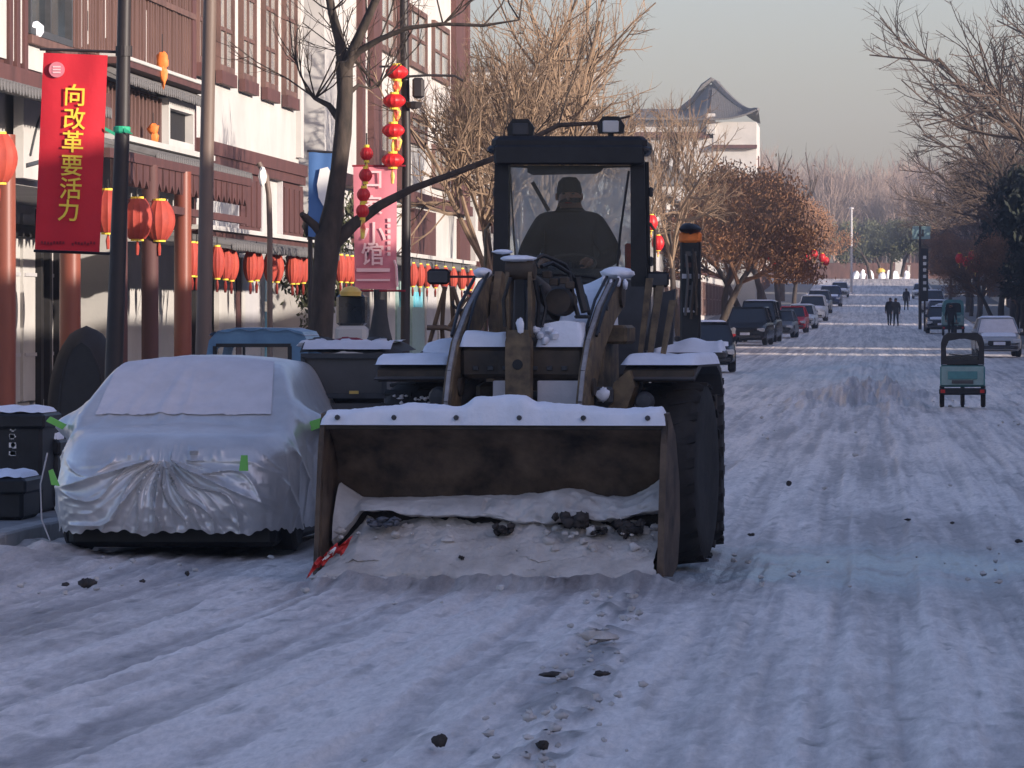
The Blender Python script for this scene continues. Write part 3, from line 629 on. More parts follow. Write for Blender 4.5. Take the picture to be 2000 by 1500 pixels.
# ------------------------------------------------------------------ people
def skin_body(verts, edges, radii, root, name, m, parent, sub=1):
    me = bpy.data.meshes.new(name); me.from_pydata(verts, edges, []); me.update()
    o = bpy.data.objects.new(name, me); COL.objects.link(o)
    md = o.modifiers.new('skin', 'SKIN'); md.use_smooth_shade = True
    if not me.skin_vertices: bpy.context.view_layer.update()
    sv_ = me.skin_vertices[0].data
    for i, r in enumerate(radii):
        sv_[i].radius = r if isinstance(r, tuple) else (r, r); sv_[i].use_root = (i == root)
    if sub: sm = o.modifiers.new('sub', 'SUBSURF'); sm.levels = sub; sm.render_levels = sub
    dg = bpy.context.evaluated_depsgraph_get(); dg.update()
    me2 = bpy.data.meshes.new_from_object(o.evaluated_get(dg)); bpy.data.objects.remove(o)
    me2.name = name
    return link(name, me2, m, parent)
def person(label, loc, rz, J, coat, group=None, hat=None, trousers='coatb', seated=False):
    """J: joints in the person's own frame, x right, y forward = -Y (towards the camera when rz = 0), z up"""
    P = thing('person', label, 'person', (0,0,0), group)
    names = ['pelvis','waist','chest','neck','head','lsh','lel','lwr','lha','rsh','rel','rwr','rha','lhip','lkn','lan','lto','rhip','rkn','ran','rto','crown']
    E = [('pelvis','waist'),('waist','chest'),('chest','neck'),('neck','head'),('head','crown'),('chest','lsh'),('lsh','lel'),('lel','lwr'),('lwr','lha'),('chest','rsh'),('rsh','rel'),('rel','rwr'),('rwr','rha'),
         ('pelvis','lhip'),('lhip','lkn'),('lkn','lan'),('lan','lto'),('pelvis','rhip'),('rhip','rkn'),('rkn','ran'),('ran','rto')]
    R = dict(pelvis=(.16,.12),waist=(.16,.115),chest=(.19,.13),neck=.062,head=.088,crown=.075,lsh=.085,rsh=.085,lel=.060,rel=.060,lwr=.042,rwr=.042,lha=.030,rha=.030,
             lhip=.095,rhip=.095,lkn=.066,rkn=.066,lan=.046,ran=.046,lto=.036,rto=.036)
    R.update(J.get('_R', {}))
    vs = [J[n] for n in names]; ix = {n:i for i,n in enumerate(names)}
    b = skin_body(vs, [(ix[a],ix[c]) for a,c in E], [R[n] for n in names], 0, 'body', coat, P, 2)
    b.data.materials.append(M[trousers]); b.data.materials.append(M['skin'])
    hz = J['neck'][2]+.03; hp = J['head']
    for f in b.data.polygons:
        c = f.center
        if c.z < J['pelvis'][2]-.08 and not seated: f.material_index = 1
        if c.z > hz and (Vector(c)-Vector(hp)).length < .17: f.material_index = 2
    h = Vector(J['head'])
    mb = MB().lathe([(.0,.125),(.05,.12),(.080,.085),(.092,.03),(.090,-.02),(.078,-.06)], 14, (h.x, h.y+.02, h.z+.02)); mb.build('hat' if hat else 'hair', M[hat or 'hair'], P, smooth=60)
    mb = MB().blob((h.x, h.y-.095, h.z-.01), (.014,.022,.022), 1, 6, 0); mb.build('nose', M['skin'], P, smooth=80)
    for s in (-1,1):
        MB().blob((h.x+s*.035, h.y-.085, h.z+.02), (.012,.008,.008), 1, 6, 0).build('eye', M['hair'], P, smooth=80)
        MB().blob((h.x+s*.09, h.y+.0, h.z), (.012,.02,.03), 1, 6, 0).build('ear', M['skin'], P, smooth=80)
    MB().box(h.x-.025,h.x+.025,h.y-.092,h.y-.08,h.z-.05,h.z-.043).build('mouth', M['maroon'], P)
    # hands: palm with five fingers
    for side, s in (('l',-1),('r',1)):
        w_ = Vector(J[side+'wr']); q = Vector(J[side+'ha']); d = (q-w_).normalized(); a = d.cross(Vector((0,1,.2))).normalized()
        mb = MB(); mb.tube([w_, q, q+d*.03], [.028,.036,.034], 8)
        for k in range(4):
            o_ = q+d*.03+a*(.024-.016*k); L_ = (.055,.064,.060,.048)[k]
            mb.tube([o_, o_+d*L_*.6, o_+d*L_+Vector((0,-.02,-.012))], [.010,.009,.008], 5)
        mb.tube([q+a*.03, q+a*.055+d*.02, q+a*.06+d*.045], [.011,.010,.009], 5)
        mb.build('hand', M['skin'], P, smooth=60)
    P.location = loc; P.rotation_euler = (0,0,rz)
    return P
DR = dict(pelvis=(0,.0,1.83),waist=(0,.03,1.98),chest=(0,.03,2.24),neck=(0,.0,2.45),head=(0,-.02,2.555),crown=(0,-.02,2.62),
  lsh=(-.20,.02,2.34),lel=(-.31,-.14,2.10),lwr=(-.20,-.36,2.05),lha=(-.16,-.41,2.07),rsh=(.20,.02,2.34),rel=(.33,-.12,2.12),rwr=(.21,-.36,2.05),rha=(.17,-.41,2.07),
  lhip=(-.10,-.05,1.80),lkn=(-.14,-.42,1.78),lan=(-.14,-.52,1.40),lto=(-.14,-.62,1.36),rhip=(.10,-.05,1.80),rkn=(.14,-.42,1.78),ran=(.14,-.52,1.40),rto=(.14,-.62,1.36),
  _R=dict(chest=(.21,.14),lsh=.105,rsh=.105,lel=.075,rel=.075,waist=(.21,.14),pelvis=(.2,.13),neck=.075))
dp = RT((-.035,.80,0)); person('driver in a dark navy coat and cap sitting at the wheel inside the loader cab', (dp[0], dp[1], 0.0), 0, DR, M['coat'], hat='coat', trousers='coat', seated=True)
def walker(stride, seed=0, lean=0, arms=.12, fat=1.0):
    s = stride
    return dict(pelvis=(0,0,.93),waist=(0,-.01-lean*.3,1.10),chest=(0,-.02-lean,1.33),neck=(0,-.03-lean*1.4,1.51),head=(0,-.05-lean*1.7,1.61),crown=(0,-.05-lean*1.7,1.68),
      lsh=(-.19,-.02-lean,1.42),lel=(-.25,.02-lean+arms*.5,1.16),lwr=(-.25,-.08+arms,.94),lha=(-.25,-.10+arms,.87),rsh=(.19,-.02-lean,1.42),rel=(.25,.04-lean-arms*.5,1.16),rwr=(.25,-.06-arms,.94),rha=(.25,-.08-arms,.87),
      lhip=(-.09,0,.88),lkn=(-.10,-.5*s-.03,.49),lan=(-.10,-s,.09),lto=(-.10,-s-.13,.045),rhip=(.09,0,.88),rkn=(.10,.25*s-.05,.49),ran=(.10,s,.10),rto=(.10,s-.12,.045),
      _R=dict(pelvis=(.18*fat,.14),waist=(.18*fat,.14),chest=(.20*fat,.15),lsh=.095,rsh=.095,lel=.07,rel=.07,lhip=.11,rhip=.11))
def gp(px, Y, dz=0): return ((px-1700)*Y/F_, Y, zg(Y)+dz)
person('person in a long black coat walking farthest up the snowy street', gp(1770,405), rad(170), walker(.20,1,arms=.1), M['coatb'])
person('stooped person in a bulky dark coat on the road, left one of a close pair', gp(1737,318), rad(15), walker(.14,2,.12,.05,1.55), M['coatb'])
person('slimmer person in dark clothes walking close beside the stooped one', gp(1750,314), rad(-10), walker(.16,3,.05,.08), M['canvas'])
person('person in dark clothes standing behind the teal delivery trike at the right kerb', gp(1857,262), rad(10), walker(.07,4), M['coatb'])

# ------------------------------------------------------------------ car under a silver cover
def covered_car():
    cx, cy = -4.93, 36.2+2.12
    T = thing('covered_car', 'parked hatchback wrapped in a crinkled silver cover with lime reflective patches', 'car', (cx, cy, 0))
    hw, hl = .86, 2.10
    yaw = rad(-1.5); ca, sa = math.cos(yaw), math.sin(yaw)
    def TW(p): return (cx+p[0]*ca-p[1]*sa, cy+p[0]*sa+p[1]*ca, p[2])
    N, Rn = 640, 150
    th = np.linspace(0, 2*math.pi, N, endpoint=False); rho = np.concatenate([np.linspace(0,1,80), np.linspace(1,1.5,Rn-79)[1:]])
    TH, RH = np.meshgrid(th, rho)
    n_ = 5.0
    td = np.linspace(0, 2*math.pi, 40001); dx_ = np.sign(np.cos(td))*np.abs(np.cos(td))**(2/n_)*hw; dy_ = np.sign(np.sin(td))*np.abs(np.sin(td))**(2/n_)*hl
    wt_ = np.where((dy_[1:] < -1.2), 3.0, 1.0); cl_ = np.concatenate([[0], np.cumsum(np.hypot(np.diff(dx_), np.diff(dy_))*wt_)]); q_ = np.linspace(0, cl_[-1], N, endpoint=False)
    ox = np.broadcast_to(np.interp(q_, cl_, dx_), TH.shape); oy = np.broadcast_to(np.interp(q_, cl_, dy_), TH.shape)
    k = np.minimum(RH, 1); x = ox*k; y = oy*k
    def smin(a, b, s): h = np.clip(.5+.5*(b-a)/s, 0, 1); return b*(1-h)+a*h-s*h*(1-h)
    def smax(a, b, s): return -smin(-a, -b, s)
    # y = -2.1 nose ... +2.1 tail
    roof = 1.40-.035*(y-.2)**2-.05*(x/.6)**2
    wind = .93+(y+1.28)*.62; rear = 1.0+(1.95-y)*1.05
    sideg = .90+(hw-.02-np.abs(x))*2.05
    gh = smin(smin(smin(roof, wind, .10), rear, .12), sideg, .12)
    hood = .80+.13*np.clip((y+2.1)/.9, 0, 1)**.7-.05*(x/.86)**2
    body = np.where(y < 0, hood, .93-.03*(x/.86)**2)
    H = smax(gh, body, .05)
    H = H - .13*np.clip((k-.86)/.14, 0, 1)**2.6
    edge = H
    hem = .165+.012*np.sin(TH*9)+.012*np.sin(TH*23+1)+.007*np.sin(TH*61)
    t = np.clip((RH-1)/.5, 0, 1)
    z = np.where(RH <= 1, H, H*(1-t)+hem*t)
    fl = 1+.035*np.sin(t*math.pi*.9)*(RH > 1)+ .012*t
    x = x*fl; y = y*fl
    # mirrors bulge
    for s in (-1, 1):
        d = np.exp(-((y+.86)/.16)**2-((z-.90)/.11)**2)*(np.sign(x) == s)*(RH > .88); x = x+s*.20*d
    # creases radiating on the front from the pinned badge
    fr = np.clip((-y-1.55)/.45, 0, 1)
    dx, dz = x+.02, z-.70; ang = np.arctan2(dx, -dz); dist = np.hypot(dx, dz)
    def ridge(a, f, ph): return 1-np.abs(np.sin(a*f+ph))
    am = np.clip(dist/.13, 0, 1)*np.exp(-(dist/.85)**2)
    cre = (ridge(ang, 5.2, .4)**4*.085+ridge(ang+.15*np.sin(dist*9), 9.3, 1.1)**4*.055+ridge(ang+.2*vnoise(dist*5,ang*2,3), 17, 2)**2*.020)*am*np.clip((.79-z)/.09, 0, 1)
    y = y-fr*cre*1.1
    cr2 = ridge(x*1.2+z*3.1+.3*vnoise(x*4,z*4,7), 5.5, 0)**4*.018+ridge(z*4.5+x*.8+.3*vnoise(x*3,z*6,8), 4, 1)**4*.016
    y = y-fr*cr2*np.clip(np.abs(x)-.3, 0, 1)*.8
    lowf = np.clip((.42-z)/.3, 0, 1); y = y-fr*lowf*.05*(fbm(x*7, z*9, 3, 44)-.4)*2
    # side and windscreen folds
    sd_ = np.clip((np.abs(x)-.72)/.1, 0, 1)*(RH > .9); x = x+np.sign(x)*sd_*(ridge(y*1.3+z*1.6, 4, 0)**3*.022+ridge(y*2.3-z, 5, 1)**3*.012)
    wz = np.clip((y+1.35)*4, 0, 1)*np.clip((-.2-y)*3, 0, 1)*(RH <= 1)
    xx = x+.18+(y+1.2)*-.22
    z = z+wz*(.030*np.exp(-(xx/.035)**2)*np.clip((-.55-y)*2.5, 0, 1)+.022*np.exp(-((x+.02+(y+1.2)*-.06)/.022)**2)*np.clip((-.45-y)*2, 0, 1)
              + .018*np.exp(-((x+.42-(y+1.2)*.35)/.03)**2)*vnoise(y*9,x*2,4)+.02*np.exp(-((x+.55-(y+1.2)*.3)/.03)**2)*vnoise(y*8+3,x*2,5))
    bl = .016*(fbm(x*6+3, y*6, 4, 12)-.5)+.012*(fbm(x*3, z*9, 3, 19)-.5); z = z+bl*(RH <= 1); y = y+bl*fr*1.3
    V = np.stack([x, y, z], -1).reshape(-1, 3); nr = len(rho)
    fs = []
    for j in range(nr-1):
        for i in range(N): fs.append((j*N+i, j*N+(i+1)%N, (j+1)*N+(i+1)%N, (j+1)*N+i))
    cov = MB(TW).add([tuple(p) for p in V], fs).build('cover', M['cover'], T, smooth=80)
    # frost film over windscreen and hood edge, following the cover
    def sample(px_, py_):
        d = (V[:,0]-px_)**2+(V[:,1]-py_)**2; ok = V[:,2] > .6; d = np.where(ok, d, 9); i = int(np.argmin(d)); return float(V[i,2])
    def frost(u, v):
        y_ = -1.22+.86*v; w0 = .66-.10*v; x_ = -w0+2*w0*u*.97; return (x_, y_, 0)
    nu, nv = 44, 26; mb = MB(TW); pts = []
    for j in range(nv+1):
        for i in range(nu+1):
            p = frost(i/nu, j/nv); pts.append((p[0], p[1], sample(p[0], p[1])+.010))
    mb.add(pts, [(j*(nu+1)+i, j*(nu+1)+i+1, (j+1)*(nu+1)+i+1, (j+1)*(nu+1)+i) for j in range(nv) for i in range(nu)])
    mb.build('frost_layer', M['frost'], cov, smooth=80)
    def patch(pl, name='reflective_patch'): MB(TW).prism(pl[0], pl[1], pl[2]+.004, 'y').build(name, M['lime'], cov)
    patch(([(.86,.845),(1.055,.915),(1.065,.985),(.88,.925)], -1.045, -1.03))
    patch(([(-1.05,.925),(-.93,.865),(-.90,.90),(-1.02,.96)], -1.045, -1.03))
    mb = MB(TW)
    mb.prism([(.535,.60),(.60,.60),(.595,.71),(.55,.71)], -2.205, -2.19, 'y').build('reflective_patch', M['lime'], cov)
    MB(TW).prism([(-.80,.50),(-.74,.49),(-.79,.61),(-.82,.60)], -2.175, -2.16, 'y').build('reflective_patch', M['lime'], cov)
    # pull cord on the left hem
    MB(TW).tube([(-.86,-2.0,.72),(-.90,-2.05,.5),(-.89,-2.06,.25),(-.83,-2.06,.10)], .006, 6).build('hem_cord', M['plasterg'], cov)
    # below the hem: tyres, and a black underbody lowered to imitate the shade there
    MB(TW).box(-.74,.74,-1.86,1.9,.045,.30,.04).build('underbody_shade', M['black'], T)
    for sx in (-1,1):
        for y_ in (-1.30,1.30):
            w = MB(TW).lathe([(r, h+sx*.74) for r,h in ((.17,-.09),(.27,-.1),(.31,-.07),(.31,.07),(.27,.1),(.17,.09))], 24, (0,y_,.31), 'x').build('wheel', M['rubber'], T, smooth=40)
            MB(TW).lathe([(.0,sx*.80),(.17,sx*.82),(.18,sx*.74),(.0,sx*.73)], 16, (0,y_,.31), 'x').build('hubcap', M['chrome'], w, smooth=40)
covered_car()

# crumpled red bag frozen at the bucket's left corner
def redbag():
    mb = MB(); rr = random.Random(3)
    a = [at(608,1112,32.85), at(640,1085,32.86), at(682,1062,32.88)]
    T = thing('plastic_bag', 'crumpled bright red plastic bag caught at the left end of the bucket edge', 'bag', a[0])
    def f(u, v):
        t = u; i = 0 if t < .5 else 1; q = t*2-i; p = [a[i][k]*(1-q)+a[i+1][k]*q for k in range(3)]
        w = .035+.035*math.sin(t*7+1)**2; n = (rr.random()-.5)
        return (p[0]+(v-.5)*w*.9+n*.014, p[1]-.03-.02*math.sin(v*9+u*14), p[2]+(v-.5)*w*1.8+n*.03)
    MB().sheet(f, 16, 7).build('film', M['redcl'], T)
    MB().sheet(lambda u, v: (lambda p: (p[0]+.01, p[1]-.012, p[2]+.01))(f(.35+.3*u, .3+.5*v)), 5, 4).build('crease', M['white'], T)
redbag()
# ------------------------------------------------------------------ buildings
def fy(px, X): return -X*F_/(1700-px)
def fz(px, py, X): return 1.7-(py-615)*fy(px,X)/F_
HW = rad(90)
def lname(o, t): o['label'] = t; return o
def slats(parent, X, y0, y1, z0, z1, pitch, w, m, name='slat', r=None):
    me = MB().box(-.03,.03,-w/2,w/2,0,1).mesh(name); me.materials.append(m); off = wpos(parent); y = y0; rr = random.Random(int(y0*10))
    while y < y1:
        o = link(name, me, None, parent, Vector((X+rr.uniform(-.012,.012), y, z0))-off); o.scale = (1, 1, z1-z0); y += pitch
def tile_eave(parent, X0, X1, y0, y1, zlo, zhi, pitch=.24):
    """lean-to eave: sloping deck with a round cover tile per row, X1 is the drip edge"""
    e = MB().prism([(X0,zhi),(X1,zlo),(X1,zlo-.05),(X0,zhi-.09)], y0, y1, 'y').build('eave_deck', M['tile'], parent)
    me = MB().tube([(0,0,0),(X1-X0+.03,0,zlo-zhi)], .065, 7).mesh('roof_tile'); me.materials.append(M['tile'])
    cap = MB().lathe([(.0,-.01),(.075,-.008),(.075,.02),(.0,.022)], 9, (0,0,0), 'x').mesh('tile_end'); cap.materials.append(M['tile'])
    off = wpos(parent); y = y0+.1; rr = random.Random(int(y0*7)); k = 0
    while y < y1 and k < 150:
        link('roof_tile', me, None, parent, Vector((X0,y,zhi+.02))-off)
        link('tile_end', cap, None, parent, Vector((X1+.03,y,zlo-.0+rr.uniform(-.01,.01)))-off); y += pitch; k += 1
def window_part(parent, X, y0, y1, z0, z1, frame, glass, bars=1, rows=2, t=.07, d=.10, sgn=1):
    mb = MB()
    mb.box(X-.02*sgn if sgn>0 else X-d, X+d if sgn>0 else X+.02, y0, y1, z1-t, z1).box(min(X-.02*sgn,X+d*sgn), max(X-.02*sgn,X+d*sgn), y0, y1, z0, z0+t)
    a, b = min(X-.02*sgn, X+d*sgn), max(X-.02*sgn, X+d*sgn)
    mb = MB().box(a,b,y0,y1,z1-t,z1).box(a,b,y0,y1,z0,z0+t).box(a,b,y0,y0+t,z0+t,z1-t).box(a,b,y1-t,y1,z0+t,z1-t)
    for k in range(bars):
        yc = y0+(y1-y0)*(k+1)/(bars+1); mb.box(a,b-.02 if sgn>0 else b,yc-t*.35,yc+t*.35,z0+t,z1-t)
    for k in range(rows-1):
        zc = z0+(z1-z0)*(k+1)/rows; mb.box(a+.005,b-.03,y0+t,y1-t,zc-t*.3,zc+t*.3)
    w = mb.build('window', frame, parent)
    MB().box(X+.012*sgn-.004, X+.012*sgn+.004, y0+t*.5, y1-t*.5, z0+t*.5, z1-t*.5).build('pane', glass, w)
    return w
def prow(parent, X, ps, z0, z1, thick=.06):
    """row of flush panels standing on plane X: (y0, y1, material, name)"""
    for (y0, y1, m, nm) in ps: MB().box(X, X+thick, y0, y1, z0, z1).build(nm, m, parent)

# ---- A: arcaded shop house nearest the camera
def house_a():
    A = thing('shop_house', 'brown timbered two storey shop house with arcade at the left edge', 'building', (-13, 72, 0))
    X = -12.0
    MB().box(-20, X-.12, 60, 90.55, 3.55, 9.0).build('wall', M['plaster'], A)
    MB().box(-20, -14.3, 60, 90.55, 0, 3.55).build('ground_wall', M['plaster'], A)
    MB().box(-20.5,-11.4,59.5,90.55,9.0,9.25).prism([(-20.5,9.25),(-11.4,9.25),(-16,11)],59.5,90.55,'y').build('roof', M['tile'], A)
    MB().box(X-.10,X+.10,60,80.2,4.86,5.16).build('beam', M['wood'], A)
    MB().box(X-.10,X-.02,60,72.4,5.16,5.75).build('band', M['wood'], A)
    # left part: white strips between brown posts, window, lattice
    prow(A, X-.04, [(64,71.0,M['plaster'],'wall_panel'),(71.35,71.62,M['plaster'],'wall_panel'),(71.95,72.3,M['plaster'],'wall_panel')], 5.25, 8.9, .06)
    for y in (71.17, 71.78, 72.45): MB().box(X-.06,X+.06,y-.15,y+.15,5.1,8.9).build('post', M['wood'], A)
    MB().box(X-.02,X+.12,72.6,77.0,5.55,5.68,.01).build('window_sill', M['woodl'], A)
    window_part(A, X-.05, 72.75, 76.6, 5.7, 8.2, M['grey'], M['wglass'], 1, 2, .10, .12)
    MB().blob((X+.03,73.4,5.80),(.10,.28,.10),2,8,.3).build('snow_lump', M['snow'], A, smooth=60)
    MB().box(X-.08,X+.03,72.5,74.3,5.2,5.55).build('wall_panel', M['plaster'], A)
    prow(A, X-.10, [(74.3,80.2,M['plaster'],'wall_panel')], 5.2, 5.5, .05)
    MB().box(X-.12,X-.05,76.7,90.5,5.7,8.9).build('lattice_back', M['wood'], A)
    slats(A, X+.03, 76.9, 90.3, 5.72, 8.9, .30, .13, M['woodl'])
    rr = random.Random(5)
    for k in range(26):   # pale strips seen between the slats
        y = rr.uniform(77.5, 90); MB().box(X+.0, X+.035, y-.09, y+.09, 5.75+rr.uniform(0,.3), 6.3+rr.uniform(0,2)).build('pale_strip', M['plaster'], A)
    MB().box(X+.06,X+.10,76.9,90.4,6.9,7.0).build('rail', M['woodl'], A)
    # ledge, fascia, recess
    MB().box(X-.1,X+.35,79.3,90.5,5.60,5.70).build('ledge', M['wood'], A)
    MB().box(X-.08,X+.38,79.3,90.5,5.70,5.76,.01).build('snow_on_ledge', M['plaster'], A)
    tile_eave(A, X-.05, X+.30, 79.5, 90.4, 5.40, 5.58)
    MB().box(X-.14,X-.02,79.4,86.4,4.55,5.40).build('shutter', M['wood'], A)
    slats(A, X+.0, 79.6, 86.4, 4.55, 5.35, .42, .16, M['woodl'])
    window_part(A, X-.04, 86.7, 90.0, 4.52, 5.38, M['plaster'], M['dark'], 0, 1, .17, .16)
    MB().box(X-.05,X+.08,90.05,90.55,3.3,8.9).build('corner_post', M['wood'], A)
    MB().box(X-.1,X+.42,79.3,90.5,4.42,4.51).build('ledge', M['plaster'], A)
    tile_eave(A, X-.0, X+.95, 64.5, 74.4, 4.62, 4.86)
    tile_eave(A, X-.0, X+.95, 79.0, 91.2, 4.14, 4.40)
    # sign board with a brush stroke
    sb = MB().box(X+.0,X+.14,71.7,74.4,3.62,4.78).build('sign_board', M['plaster'], A)
    pts = [(X+.15, 72.2+1.6*t, 3.95+.55*math.sin(t*2.2)+.1*t) for t in [k/10 for k in range(11)]]
    MB().tube(pts, .022, 5).build('brush_stroke', M['grey'], sb)
    MB().tube([(X+.15,71.9,3.80),(X+.16,74.3,3.98)], .035, 5).build('brush_stroke', M['grey'], sb)
    # carved frieze and arch pieces between columns (X = -11)
    Xc = -11.05
    MB().box(Xc-.06,Xc+.06,74,91,3.98,4.12).build('lintel', M['wood'], A)
    for k in range(20):
        y = 76.5+k*.72; MB().prism([(y-.3,3.98),(y-.22,3.62),(y,3.74),(y+.22,3.62),(y+.3,3.98)], Xc-.03, Xc+.03, 'x').build('carved_bracket', M['wood'], A)
    MB().box(Xc-.05,Xc+.05,76,90.5,3.30,3.42).build('lintel', M['wood'], A)
    return A
A_ = house_a()
def column(px, label, r=.13, X=-11.05, ztop=4.1, m='column', sub=True):
    y = fy(px, X)
    t = thing('column', label, 'column', (X, y, .11), 'arcade columns')
    MB().lathe([(r,.25),(r*1.02,1.5),(r*.97,ztop-.1),(r*.9,ztop-.1)], 18, (X,y,0)).build('shaft', M[m], t, smooth=40)
    MB().lathe([(.0,.11),(r*1.5,.11),(r*1.6,.2),(r*1.2,.27),(.0,.27)], 18, (X,y,0)).build('column_base', M['plasterg'], t, smooth=40)
column(8, 'red brown arcade column cut by the left edge of the picture, widest of the row', .15)
column(137, 'red brown column standing just below the red banner', .145)
column(293, 'dark slim column behind the pole, under the pair of big lanterns', .13, m='wood')
column(357, 'red brown column at the right end of the carved arch, beside the brown pole', .14)
column(232, 'column hidden in part behind the dark banner pole', .13, m='wood')
# ground-floor shop front strips of house A : each door leaf, pilaster and glass strip
def shopfront_a():
    S = thing('shop_row', 'row of pale door leaves and dark glass strips behind the columns at far left', 'shop front', (-14.2, 76, .11))
    Xb = -14.28
    rr = random.Random(11)
    for (a, b, m) in ((-20,30,'plaster'),(36,62,'plaster'),(64,78,'dark'),(80,95,'plaster'),(96,108,'dark'),(112,122,'plaster'),(160,200,'plaster'),(203,214,'dark'),(243,262,'plaster'),(264,276,'column'),(278,290,'plaster'),(303,345,'plaster'),(372,392,'dark')):
        y0, y1 = fy(a, Xb), fy(b, Xb)
        MB().box(Xb, Xb+.08, y0, y1, .25, 3.4-(.6 if m=='dark' else 0)).build('door_leaf' if m!='dark' else 'glass_strip', M[m], S)
        if m == 'plaster':
            for z in (1.0, 2.35): MB().box(Xb+.08, Xb+.11, y0+.1, y1-.1, z, z+.06).build('rail', M['plasterg'], S)
    for px in (62,79,97,110,124,156,203,215,276,291,301,347):
        y = fy(px, Xb); MB().box(Xb+.08, Xb+.18, y-.12, y+.12, .11, 3.5).build('door_post', M['dark'], S)
    MB().box(Xb,Xb+.2,62,96,3.0,3.2).build('transom', M['dark'], S)
    return S
shopfront_a()
# ---- B: white house with tall windows
def house_b():
    B = thing('white_house', 'white plastered house with tall upper windows, between the brown pole and the bare tree', 'building', (-13, 98, 0))
    X = -12.0; y0, y1 = 90.6, 107.9
    MB().box(-20, X-.05, y0, y1, 3.0, 10).build('wall', M['plaster'], B)
    MB().box(-20, -13.3, y0, y1, 0, 3.0).build('ground_wall', M['plaster'], B)
    MB().box(-20.5,-11.2,y0-.2,y1+.3,10,10.2).prism([(-20.5,10.2),(-11.2,10.2),(-16,12.5)],y0-.2,y1+.3,'y').build('roof', M['tile'], B)
    for (a, b) in ((384,404),(425,454),(470,497),(514,539),(554,577)):
        ya, yb = fy(a,X), fy(b,X)
        window_part(B, X-.03, ya, yb, 6.2, 9.4, M['woodl'], M['wglassl'], 1, 4, .12, .08)
        MB().box(X-.03,X+.09,ya-.02,yb+.02,5.96,6.2).build('window_apron', M['wood'], B)
    MB().box(X-.05,X+.06,y1-.55,y1,5,9.9).build('quoin', M['plaster'], B)
    MB().box(X-.05,X+.14,y0,y1,4.60,4.84).build('beam', M['wood'], B)
    MB().box(X-.05,X+.10,y0,y1,4.42,4.60).build('beam', M['wood'], B)
    for (a, b) in ((462,505),(548,588)):
        ya, yb = fy(a,X), fy(b,X); w = MB().box(X-.05,X+.04,ya,min(yb,y1),3.32,4.40).build('shutter', M['wood'], B)
        n = 4
        for k in range(n): yy = ya+(min(yb,y1)-ya)*(k+.5)/n; MB().box(X+.04,X+.07,yy-.3,yy+.3,3.4,4.3).build('panel', M['wood'], w)
    for a in (460,507,546): y = fy(a,X); MB().box(X-.05,X+.06,y-.06,y+.06,3.3,4.42).build('post', M['plasterg'], B)
    MB().box(X-.05,X+.30,y0,y1,3.22,3.30).build('ledge', M['plaster'], B)
    MB().box(X-.05,X+.20,y0,y1,3.06,3.22).build('beam', M['wood'], B)
    tile_eave(B, X+.0, X+1.25, 86, y1, 2.86, 3.06)
    for a in (457,505,545,592): # ground floor posts
        y = fy(a,-11.9)
    Xb = -13.25
    for (a,b,m,nm) in ((372,398,'dark','door_leaf'),(418,451,'plaster','pilaster'),(453,462,'wood','door_post'),(464,470,'plaster','pilaster'),(470,500,'plasterg','pilaster'),(502,508,'plaster','door_post'),(550,562,'plaster','pilaster'),(563,585,'plasterg','pilaster'),(586,592,'wood','door_post'),(593,614,'plaster','pilaster')):
        MB().box(Xb, Xb+.10, fy(a,Xb), fy(b,Xb), .11, 2.9).build(nm, M[m], B)
    sw = MB().box(Xb, Xb+.06, fy(509,Xb), fy(546,Xb), .5, 2.6).build('shop_window', M['wglass'], B)
    rr = random.Random(2)
    for k in range(12):
        a = 510+k%4*9; y = fy(a,Xb); z = .75+(k//4)*.62
        MB().box(Xb+.06,Xb+.09,y,y+rr.uniform(.25,.6),z,z+rr.uniform(.25,.5)).build('poster', M[('cyan','cyan','magenta','yel','white')[rr.randrange(5)] if k>4 else ('cyan','white')[k%2]], sw)
    return B
house_b()
